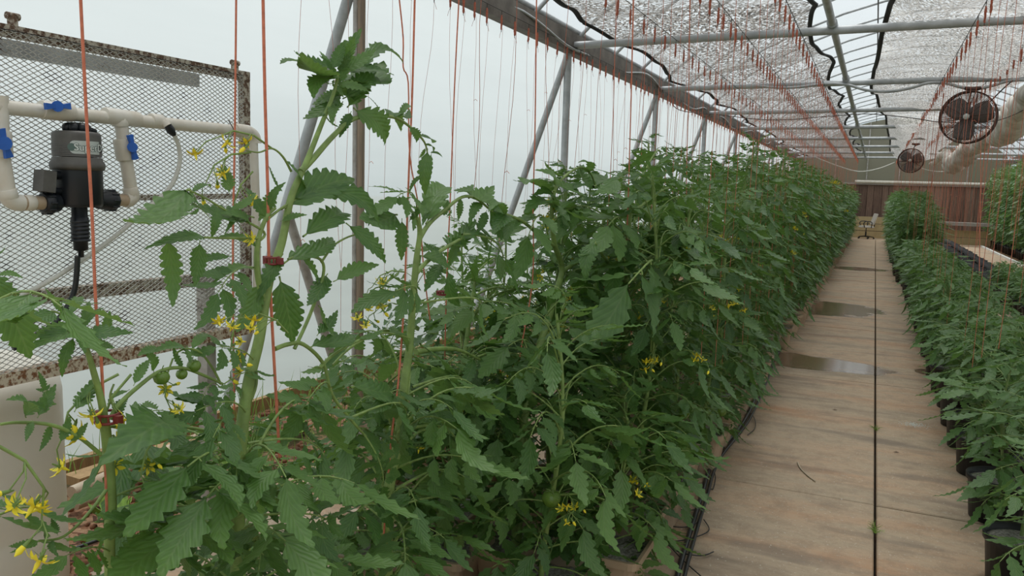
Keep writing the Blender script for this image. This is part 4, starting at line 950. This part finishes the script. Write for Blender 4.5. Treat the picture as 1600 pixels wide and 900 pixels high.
B = fgplant('second tall foreground tomato plant with thick upright stem right of the wall post', -1.25,
 [([(606, 800), (612, 740), (622, 690), (632, 600), (640, 540), (645, 470), (650, 410), (656, 365), (652, 340)], 19, 7),
  ([(656, 372), (670, 350), (690, 332), (722, 308), (745, 311), (768, 330)], 8, 4), ([(648, 430), (668, 408), (695, 388), (722, 372)], 8, 5),
  ([(645, 545), (632, 528), (605, 517), (578, 525), (545, 545), (520, 570)], 7, 3), ([(650, 550), (690, 545), (720, 548), (750, 562)], 10, 4), ([(636, 690), (660, 672), (700, 668)], 6, 3)],
 [('s',628,345,627,408,0,0,1),('s',752,316,733,352,0,0,1),('w',764,322,797,378,0,0,1),('s',618,335,560,345),('t',700,330,672,292),('s',668,345,705,290),('s',720,310,716,345),('s',735,308,770,295),('t',645,335,610,312),('s',655,330,680,305),('s',640,345,662,312),('s',716,300,740,290),('s',672,330,640,322),
  ('n',674,240,664,305,0,0,1),('s',690,395,660,378),('s',722,372,765,385),('c',725,372,790,430),('s',700,385,742,350),('s',690,320,660,352),('s',660,400,700,415),('t',720,375,700,420),
  ('w',690,412,662,455),('w',700,425,720,480),('s',640,440,602,470),('c',650,470,720,520),('c',645,500,560,470),('s',660,540,700,600),('w',740,560,720,610),('c',750,560,820,600),('s',540,545,500,585),('c',640,600,730,640),('c',636,620,560,640),('c',630,680,730,720),('c',625,700,520,760),('c',612,760,700,830),('c',612,780,520,830),
  ('s',770,330,800,350),('s',760,330,745,365),('c',650,350,590,330),('s',600,330,575,352)],
 trusses=((632, 425, 0, 3.3, 1.15), (622, 428, 0, 3.9, 1.2), (604, 445, 0, 3.6, 1.0)), extra=(36, .25, 1.05, .35))
Cc = fgplant('leftmost foreground tomato plant with a dark red clip round its forked stem', -1.2,
 [([(172, 900), (174, 790), (168, 700), (163, 655)], 17, 15), ([(163, 655), (158, 625), (146, 580), (134, 540), (128, 522)], 13, 6),
  ([(172, 655), (186, 632), (215, 605), (250, 580), (285, 575), (322, 588), (348, 600)], 8, 5), ([(155, 708), (122, 682), (80, 664), (30, 660), (0, 663)], 7, 4),
  ([(345, 600), (332, 575), (312, 550), (290, 545), (275, 552)], 4, 3), ([(128, 525), (105, 498), (85, 487), (70, 488)], 4, 2), ([(170, 760), (140, 800), (100, 838), (60, 845)], 6, 3), ([(180, 640), (172, 620), (178, 600)], 4, 3)],
 [('w',130,524,208,517,0,.06,.6),('s',115,528,97,590,0,0,1),('t',120,520,45,545),('s',85,487,40,500),('s',100,490,72,450),('s',128,515,162,480),('s',132,510,140,470),('s',110,505,50,530),('s',112,490,120,462),('s',135,530,180,545),('s',165,525,172,485),
  ('s',80,664,62,705),('s',50,658,40,690),('s',60,650,88,600),('s',72,640,40,625),('s',40,650,15,620),('w',62,625,88,632),('t',70,610,60,580),('s',148,600,118,632),('s',118,640,148,590),('s',200,610,165,640),('s',95,690,110,650),('s',110,690,138,660),
  ('s',210,600,235,560),('s',240,580,222,545),('s',285,575,270,540),('t',290,545,240,548),('s',300,545,320,520),('s',250,545,215,555),('w',258,668,160,714,0,.1,.8),('s',315,690,256,722),('s',325,725,303,776,0,0,1),('n',272,800,142,808,0,.1,.7),('n',212,815,97,848,0,.1,.7),
  ('s',60,845,12,855),('s',48,845,15,865),('s',70,840,50,822),('s',90,835,80,810),('s',80,845,92,870),('c',170,780,300,760),('c',172,830,300,880),('c',168,860,60,890),('c',175,700,280,640),('s',240,830,180,880),('s',180,660,200,620),('c',350,600,420,580),('c',345,605,300,660)],
 trusses=((185, 585, 0, 3.8, 1.25), (205, 585, 0, 4.2, 1.2), (250, 672, .05, 4.3, 1.0), (270, 560, 0, 4.5, .9)), fruits=((252, 590, 13, 0), (303, 572, 11, 0), (284, 585, 9, 0)), extra=(18, .22, .80, .29))
D_ = fgplant('tomato plant standing just outside the left edge with only its drooping leaves in view', -1.15,
 [([(-90, 900), (-85, 700), (-75, 500), (-60, 380)], 20, 10), ([(-70, 470), (-40, 430), (0, 440)], 8, 4), ([(-80, 720), (-40, 690), (-5, 690)], 6, 3)],
 [('w',-6,445,48,562,0,0,1),('s',-5,430,36,434),('s',-8,400,10,385),('w',-30,420,10,500,0,0,1),('s',0,440,35,490,0,0,1),('c',-60,400,-10,340),('c',-75,600,-20,640)],
 trusses=((-14, 690, 0, 5.2, 1.3),), extra=(8, .3, 1.5, .3))
E_ = fgplant('foreground tomato plant with yellow flowers left of the dense hedge', -1.22,
 [([(810, 760), (815, 680), (828, 600), (850, 520), (868, 460), (878, 420), (866, 380), (862, 330), (868, 290)], 18, 6),
  ([(878, 425), (900, 410), (925, 395), (950, 380)], 8, 4), ([(866, 385), (840, 365), (815, 345), (790, 335)], 6, 4), ([(865, 300), (880, 278), (905, 262), (922, 270), (930, 290)], 5, 3)],
 [('s',880,275,850,255),('s',905,262,935,295,0,0,1),('s',868,290,840,262),('s',862,300,822,285),('s',870,290,905,300),('t',862,320,820,330),('s',866,330,900,345),('s',815,345,790,380),('s',790,335,765,325),('s',790,335,770,365),('c',900,410,960,440),('c',862,380,800,430),('w',930,395,975,420),('s',930,290,970,292),('s',920,270,905,250),
  ('s',855,450,880,510),('w',905,430,915,505,0,0,1),('w',860,540,830,600,0,0,1),('s',845,580,905,600),('w',900,600,870,560),('w',860,590,905,560),('c',830,600,900,680),('c',820,640,740,700),('c',815,680,900,760),('c',812,700,730,760),('s',868,330,838,300),('s',880,300,910,285)],
 trusses=((870, 290, 0, 4.2, 1.0), (865, 325, 0, 3.9, 1.0), (885, 425, 0, 4.5, 1.2), (905, 470, 0, 5.2, 1.3), (890, 470, 0, 3.8, 1.3), (845, 400, -.1, 4.3, 1.)), extra=(32, .25, 1.15, .40))
F_ = fgplant('foreground tomato plant between the cream bucket and the flowering plant', -1.45,
 [([(700, 830), (705, 740), (712, 640), (725, 560), (735, 490), (742, 440)], 13, 5), ([(735, 500), (760, 470), (790, 455), (820, 450)], 6, 3)],
 [('c',740,440,800,420),('c',742,440,700,400),('c',735,480,690,500),('c',740,470,810,480),('w',760,470,770,530,0,0,1),('c',725,560,790,560),('c',720,600,660,640),('t',742,440,745,400)],
 trusses=((765, 460, 0, 4.2, 1.0),), extra=(28, .25, 1.0, .40))
G_ = fgplant('foreground tomato plant crowned by an orange twine and red clip before the hedge', -1.0,
 [([(970, 800), (972, 680), (976, 560), (978, 460), (980, 400), (984, 340), (990, 300)], 15, 5), ([(980, 400), (1005, 380), (1030, 345), (1060, 320)], 8, 4), ([(978, 440), (950, 410), (930, 380)], 7, 3)],
 [('c',990,300,940,290),('c',990,300,1030,300),('t',985,320,950,330),('c',984,340,1030,360),('c',980,380,920,380),('s',1030,345,1060,310),('w',930,380,915,440,0,0,1),('s',1000,330,1035,330),('c',978,430,1040,470),('c',976,480,900,520),('w',1000,500,1040,580,0,0,1)],
 trusses=((1002, 360, 0, 4.6, 1.2), (1015, 362, 0, 4.9, 1.1), (1040, 372, .1, 4.8, 1.)), fruits=((981, 722, 14, .05), (1006, 732, 12, .05), (958, 726, 11, .0), (878, 798, 10, 0), (888, 840, 11, .0), (860, 808, 10, -.05)), extra=(38, .25, 1.45, .40))

for x, y, h, lab in ((-1.68, 2.55, 1.05, 'shorter tomato plant filling the gap behind the tallest plant'), (-1.62, 3.05, 1.15, 'shorter tomato plant filling the gap behind the second tall plant'), (-1.75, 3.6, 1.2, 'shorter tomato plant behind the flowering plant'), (-1.0, 2.62, 1.2, 'tomato plant in front of the red-clipped plant at the near end of the hedge'), (-.86, 3.0, .75, 'low bushy tomato plant at the foot of the near hedge end beside the feed hose'), (-1.75, 1.9, .8, 'low tomato plant between the leftmost and the tallest plants')):
    leafy_plant(x, y, h, int(7000+y*100), lab, None, hiM, 42, .36, .12, (0, 0), 1, 1)
# ================================================================== POTTED PLANTS ON THE RIGHT
def pot_mb(rt=.15, rb=.125, h=.235):
    mb = MB(); mb.lathe([(rb-.01, 0), (rb, .004), (rt-.006, h-.03), (rt+.004, h-.028), (rt+.006, h-.003), (rt+.001, h), (rt-.006, h-.002), (rt-.010, h-.04)], 28, caps=False)
    mb.lathe([(rb-.01, 0), (0, 0)], 28, caps=False); return mb.mesh('pot', [M['potblack']])
potM = pot_mb(); medM = MB().lathe([(.142, .205), (.10, .212), (.05, .208), (0, .21)], 24, caps=False).mesh('growing_medium', [M['perlite']])
def potted(x, y, h, seed, label, group, mode, sc=1., medium=True, nleaf=36, Lm=.31):
    g = random.Random(seed); t = thing('potted_tomato_plant', label, 'potted plant', (x, y, 0), group, g.uniform(0, 6.3) if mode != 'near' else 0)
    inst(potM, 'pot', t); inst(medM, 'growing_medium', t)
    if mode == 'near':
        P = stem_pts(g, h, (0, 0), .02); P = [p for p in P if p.z > .18]; mb = MB(); mb.tube(P, [.008*(1-.5*i/len(P)) for i in range(len(P))], 7); mb.build('stem', M['stemy'], t)
        P0 = stem_pts(random.Random(seed), h, (0, 0), .02)
        for o, d, up, L in nodes(g, P0, .30, h*.92, nleaf, Lm): inst(hiMy[g.randrange(5)], 'leaf', t, frame(o, d, up, L))
    else:
        a, b = mode[g.randrange(len(mode))]; o = inst(a, 'foliage', t); o.scale = (sc, sc, h/.8); stuff(o); o = inst(b, 'stem', t); o.scale = (1, 1, h/.8)
    return t
youngV = [plant_variant(400+k, .8, 42, .32, MID, LMy, .27, .02) for k in range(5)]
youngF = [plant_variant(420+k, .8, 40, .31, LOW, LMy, .27, .02) for k in range(4)]
tallF = [plant_variant(440+k, 1.8, 70, .31, LOW, LMy, .30, .04) for k in range(4)]
vtallF = [plant_variant(460+k, 2.6, 80, .38, LOW, LMy, .30, .05) for k in range(4)]
YP = [3.06, 3.88, 4.70]+[5.45+.56*k for k in range(21)]
sd = 5000
for li, (xo, yo) in enumerate(((.70, 0), (.95, .38))):
    for i, y in enumerate(YP):
        y = y+yo; 
        if y > 16.9: continue
        sd += 1; g = random.Random(sd); h = .80+g.uniform(-.05, .06)
        if y < 8.2:
            potted(xo+jit(.015), y, h, sd, 'young bushy tomato plant in a pot, %s row right of path, %s from camera' % ('first' if li == 0 else 'second', NUM[i]), 'near potted plants right of the path', 'near')
        else: potted(xo+jit(.02), y, h, sd, 'young bushy potted tomato plant in the far part of the right-hand block', 'far potted plants right of the path', youngV if y < 12 else youngF)
y = 17.4
while y < 33:
    for xo in (.62, 1.04):
        sd += 1; g = random.Random(sd); h = 1.72+g.uniform(-.12, .1)+(.0 if y > 19 else -.25)
        t = thing('tomato_plant', 'tall dense tomato plant in the clump at the far end right of the path', 'tomato plant', (xo+jit(.04), y+jit(.06), 0), 'tall plants of the far clump', g.uniform(0, 6.3))
        inst(potM, 'pot', t); a, b = tallF[g.randrange(4)]; o = inst(a, 'foliage', t); o.scale = (1, 1, h/1.8); stuff(o); o = inst(b, 'stem', t); o.scale = (1, 1, h/1.8)
    y += .52
# second block: black pots close together, some with young plants
for li, xo in enumerate((2.07, 2.38)):
    y = 7.0+.15*li; i = 0
    while y < 32.5:
        sd += 1; g = random.Random(sd)
        if y < 16.4:
            if y < 10: potted(xo+jit(.02), y, .50+.10*g.random(), sd, 'light green potted plant at the right edge, %s line, %s from camera' % ('left' if li == 0 else 'right', NUM[min(i, 14)]), 'light green potted plants of the second block', youngV, .66)
            else: potted(xo+jit(.02), y, .48+.12*g.random(), sd, 'light green young potted plant farther back in the second block', 'far light green potted plants', youngF, .66)
        else:
            t = thing('nursery_pot', 'empty black nursery pot in the close-set double line on the second walk', 'pot', (xo+jit(.03), y+jit(.02), 0), 'empty black pots of the second block', g.uniform(0, 6)); inst(potM, 'pot', t); inst(medM, 'growing_medium', t)
        y += .44 if y < 16.4 else .37; i += 1
# tall plants beyond the kerb
y = 15.5; 
while y < 35:
    for xo in (3.98, 4.40):
        sd += 1; g = random.Random(sd); h = 2.75+g.uniform(-.15, .15)
        t = thing('tomato_plant', 'very tall tomato plant in the row beyond the right-hand kerb', 'tomato plant', (xo+jit(.05), y+jit(.06), 0), 'very tall plants beyond the kerb', g.uniform(0, 6.3))
        inst(potM, 'pot', t); a, b = vtallF[g.randrange(4)]; o = inst(a, 'foliage', t); o.scale = (1, 1, h/2.6); stuff(o); o = inst(b, 'stem', t); o.scale = (1, 1, h/2.6)
    y += .55
# ================================================================== TWINE
def spool_mb(seed):
    g = random.Random(seed); mb = MB(); L = .15; r_ = .0085
    mb.tube([(0, 0, .02), (0, 0, -.02), (.0, .0, -L)], [.003, .003, .003], 4, 1)
    n = 9
    mb.tube([(g.uniform(-.002, .002), g.uniform(-.002, .002), -.015-(L-.03)*i/n) for i in range(n+1)], [r_*(.6 if i in (0, n) else g.uniform(.85, 1.25)) for i in range(n+1)], 6, 0)
    mb.tube([(0, 0, -L+.01), (.012, .004, -L-.02), (.02, 0, -L-.045)], .0014, 3, 0); return mb
SPO = [spool_mb(k) for k in range(4)]; spM = [m.mesh('wound_twine', [M['twine2'], M['wire']]) for m in SPO]
WIRES = [(-2.90, 3.05, 'over the left wall'), (-1.85, 3.06, 'over the left hedge, wall side'), (-1.20, 3.06, 'over the left hedge'), (-.72, 3.06, 'over the hedge edge along the path'), (.62, 3.06, 'over the first potted row'), (1.12, 3.06, 'over the second potted row'), (1.85, 3.06, 'over the black pots'), (2.6, 3.06, 'over the second walk'), (3.9, 3.06, 'over the kerb')]
for x, z, nm in WIRES:
    mb = MB(); mb.tube([(x, 1.0, z+.02), (x, 35.8, z+.02)], .0035, 4); tag(mb.build('support_wire', M['wire']), 'thin taut wire carrying twine spools '+nm, 'wire')
items = []
for wi, (x, z, nm) in enumerate(WIRES):
    y = 3.6+.1*wi; dy = [.24, .36, .30, .34, .42, .42, .42, .5, .5][wi]
    while y < 34.5:
        items.append((y, wi, x, z, nm)); y += dy*(1+.03*max(0, y-12))*random.uniform(.75, 1.25)
items.sort(key=lambda q: math.hypot(q[0], q[2])); rest = [MB() for _ in WIRES]
def string_pts(g, L, x, z, sway):
    dx, dy = g.uniform(-sway, sway), g.uniform(-sway, sway)*.7; ph = g.uniform(0, 6)
    return [(dx*t+.012*math.sin(t*7+ph)*sway*8, dy*t+.01*math.sin(t*9+ph), -.12-(L-.12)*t) for t in [i/8 for i in range(9)]]
wcount = [0]*9
for n_, (y, wi, x, z, nm) in enumerate(items):
    g = random.Random(9000+n_); r_ = g.random()
    L = {0: g.uniform(1.2, 2.7), 1: g.uniform(1.4, 2.4), 2: 2.5, 3: 2.4, 4: g.uniform(1.0, 2.5), 5: g.uniform(1.0, 2.5), 6: g.uniform(1.2, 2.6), 7: g.uniform(.4, 2.0), 8: g.uniform(.8, 2.4)}[wi]
    P = string_pts(g, L, x, z, .10 if wi < 2 else .04); rad = .0013 if wi == 0 else .0018
    if n_ < 285:
        wcount[wi] += 1
        t = thing('twine_string', ('%s orange twine with spool hanging from the wire %s' % (('short', 'long')[L > 1.8], nm)) if wcount[wi] > 14 else ('%s orange twine from the camera on the wire %s' % (NUM[wcount[wi]-1], nm)), 'twine', (x, y, z), 'orange twines hanging from the wire '+nm)
        inst(spM[g.randrange(4)], 'wound_twine', t, Matrix.Rotation(g.uniform(0, 6), 4, 'Z'))
        mb = MB(); mb.tube(P, rad, 3, caps=False)
        if g.random() < .4:
            p = P[g.randrange(2, 7)]; mb.tube([p, (p[0]+.015, p[1], p[2]+.01), (p[0]+.03, p[1], p[2]-.004)], .0018, 3)
        mb.build('string', M['twine'], t)
    else:
        m = rest[wi]; m4 = np.eye(4); m4[:3, 3] = (x, y, z); s_ = MB(); s_.addmb(SPO[g.randrange(4)]); s_.tube(P, rad, 3, 0, caps=False); m.addmb(s_, m4)
for wi, m in enumerate(rest):
    if m.v: stuff(tag(m.build('far_twine', [M['twine'], M['wire']]), 'distant orange twines and spools on the wire '+WIRES[wi][2], 'twine'))
# foreground twines, each followed down its own line
def fstring(label, X, pts, w=.0028):
    P = [Vector(onX(x, y, X)) for x, y in pts]; d = (P[0]-P[1]).normalized(); top = P[0]+d*max(0, (3.02-P[0].z)/max(.3, d.z)); org = top
    t = thing('twine_string', label, 'twine', tuple(org)); mb = MB(); D = [top-org]+[Vector(p) for p in dense([tuple(p-org) for p in P], 4)]
    mb.tube(D, w, 6, caps=False); mb.build('string', M['twine'], t); inst(spM[0], 'wound_twine', t, Matrix.Translation((0, 0, .1)))
fstring('thick orange twine crossing in front of the dosing pump', -1.2, ((126, 0), (135, 180), (144, 340), (150, 480), (158, 560), (164, 700), (170, 900)))
fstring('orange twine hanging before the right end of the mesh rack', -1.45, ((369, 0), (367, 200), (364, 380), (365, 560), (366, 640)), .0026)
fstring('thick orange twine running down to the dark red clip on the tallest plant', -1.2, ((411, 0), (414, 150), (419, 320), (420, 400), (428, 560), (437, 715)), .0034)
fstring('orange twine hanging beside the second tall plant', -1.25, ((648, 0), (644, 150), (640, 240), (636, 350), (631, 480), (622, 600), (610, 700), (598, 860)), .0029)
fstring('wavy slack orange twine right of the wall post', -1.35, ((624, 0), (630, 60), (630, 105), (638, 130), (640, 240), (655, 330), (662, 420), (672, 500)), .0022)
fstring('orange twine running behind the arching branch of the second tall plant', -1.5, ((717, 0), (710, 140), (704, 300), (698, 440), (694, 600), (690, 700)), .0026)
fstring('orange twine left of the slanting brace, reaching the flowering plant', -1.25, ((838, 30), (836, 200), (833, 320), (832, 440), (812, 560), (810, 640)), .0026)
fstring('orange twine dropping onto the plant with the red clip before the hedge', -1.0, ((990, 0), (986, 160), (982, 300), (980, 400), (986, 520)), .0026)
fstring('orange twine over the crown of the hedge plant left of the third brace', -1.1, ((1078, 0), (1076, 150), (1073, 260), (1072, 380), (1068, 520)), .0028)
fstring('orange twine hanging in front of the potted plants, left of the black pots', .72, ((1462, 240), (1450, 330), (1440, 420), (1432, 560)), .005)
fstring('orange twine hanging in front of the light green potted plants', 1.2, ((1533, 150), (1532, 300), (1530, 440), (1529, 640)), .0045)
def clip(label, px, py, X, r_=.017):
    c = Vector(onX(px, py, X)); t = thing('plant_clip', label, 'clip', tuple(c)); mb = MB()
    for z in (-.007, .007): mb.tube([(r_*math.cos(a), r_*math.sin(a), z) for a in [2*PI*i/20 for i in range(21)]], .0026, 6)
    for k in range(10): a = 2*PI*k/10; mb.tube([(r_*math.cos(a), r_*math.sin(a), -.007), (r_*math.cos(a), r_*math.sin(a), .007)], .0018, 5)
    mb.build('ring', M['clip'], t); mb = MB(); mb.box((r_+.006, 0, 0), (.014, .010, .014)); mb.box((-r_-.004, 0, 0), (.008, .008, .018)); mb.build('latch', M['clip'], t)
clip('dark red ring clip round the forked stem of the leftmost plant', 168, 652, -1.2, .020)
clip('dark red clip tying the twine to the tallest plant', 425, 407, -1.2, .015)
clip('dark red clip on the stem left of the slanting brace', 691, 458, -1.5, .016)
clip('dark red clip high on the plant before the hedge', 976, 377, -1.0, .018)
clip('dark red clip on the hedge plant right of the yellow flowers', 1073, 379, -1.1, .018)
# ================================================================== SMALL THINGS ON THE FLOOR
def tub(x, y, label, rz=0):
    t = thing('plant_bucket', label, 'bucket', (x, y, 0), None, rz); o = inst(bkM, 'bucket', t); o.scale = (1.35, 1.5, 1.25); o = inst(pkM, 'perlite', t); o.scale = (1.3, 1.45, 1.0)
tub(-2.42, 3.62, 'cream bucket part-filled with white perlite behind the second tall plant', .25)
tub(-2.40, 4.22, 'cream bucket farther back, behind the perlite-filled one', .1)
mb = MB()
for k in range(520):
    x = -3.45+random.gauss(0, .38) if k % 3 else -2.85+random.gauss(0, .08); y = random.choice((3.9, 4.5, 3.1, 5.2, 5.9, 6.6))+random.gauss(0, .22); x = min(max(x, -3.85), -2.7); h = random.uniform(.08, .30); a = random.uniform(0, 6.3); b = random.uniform(.02, .12)
    w = .004; P = [(x-w, y, .0), (x+w, y, 0), (x+math.cos(a)*b*.4+w*.8, y+math.sin(a)*b*.4, h*.6), (x+math.cos(a)*b*.4-w*.8, y+math.sin(a)*b*.4, h*.6), (x+math.cos(a)*b, y+math.sin(a)*b, h)]
    mb.add(P, [(0, 1, 2, 3), (3, 2, 4)])
stuff(tag(mb.build('grass_weeds', M['weed']), 'bright green grassy weeds growing in the soil bed along the left wall', 'weeds'))
def broad(x, y, n, label):
    t = thing('broadleaf_weed', label, 'weed', (x, y, 0))
    for k in range(n):
        a = random.uniform(0, 6.3); d = Vector((math.cos(a), math.sin(a), random.uniform(.2, 1))); inst(wdM, 'leaf', t, frame((0, 0, .02), d, (0, 0, 1), random.uniform(.10, .17), 1.1))
wdM = singlel(7, 3, 2, .3, .5).mesh('leaf', [M['weed'], M['weed']])
broad(-3.1, 3.3, 14, 'low broad-leaved weed in the soil bed behind the tallest plant'); broad(-3.3, 4.0, 14, 'low broad-leaved weed beside the cream buckets'); broad(-3.2, 2.55, 12, 'low yellow-green weed right of the plastic tank')
for px, py, lab in ((1369, 672, 'small weed sprouting from the long floor joint'), (1367, 830, 'tiny weed sprouting from the long floor joint near the camera')):
    c = onZ(px, py); t = thing('joint_weed', lab, 'weed', tuple(c)); mb = MB()
    for k in range(26):
        a = random.uniform(0, 6.3); r_ = random.uniform(.02, .05); o = (jit(.006), jit(.03), 0); e_ = (o[0]+math.cos(a)*r_, o[1]+math.sin(a)*r_, random.uniform(.01, .04))
        mb.tube([o, ((o[0]+e_[0])/2, (o[1]+e_[1])/2, e_[2]*.8), e_], [.0014, .0012, .0004], 3); mb.add([(e_[0]-.003, e_[1], e_[2]), (e_[0], e_[1]-.003, e_[2]), (e_[0]+.004, e_[1], e_[2]+.001), (e_[0], e_[1]+.003, e_[2])], [(0, 1, 2, 3)])
    mb.build('sprig', M['weed'], t)
c = onZ(1428, 664); mb = MB()
for k in range(260):
    x = random.gauss(0, .045); y = random.gauss(0, .035); s_ = random.uniform(.002, .005); mb.box((x, y, s_*.5), (s_, s_, s_), rot=Rz(random.random()))
stuff(tag(mb.build('spilt_perlite', M['white'], None, tuple(c)), 'white spilt perlite grains on the concrete beside the potted plants', 'perlite'))
def lyingpipe(label, pa, pb, r_=.025):
    a = Vector(onZ(*pa, r_)); b = Vector(onZ(*pb, r_)); mb = MB(); mb.tube([a, b], r_, 12); mb.tube([a.lerp(b, .45), a.lerp(b, .55)], r_*1.25, 12); tag(mb.build('drain_pipe', M['pvcold']), label, 'pipe')
lyingpipe('stained white drain pipe lying on concrete between the foreground plants', (540, 800), (770, 842)); lyingpipe('stained white drain pipe behind the second tall plant', (470, 770), (560, 700))
# dry leaves
for px, py, lab in ((1395, 706, 'small brown dead leaf flake right of the long joint'), (1300, 640, 'small dark leaf scrap on the left slab')):
    c = onZ(px, py, .004); t = MB(); t.add([(0, 0, 0), (.02, .004, .006), (.04, 0, .002), (.02, -.008, .0)], [(0, 1, 2, 3)]); tag(t.build('leaf_scrap', M['dry'], None, tuple(c)), lab, 'leaf scrap')
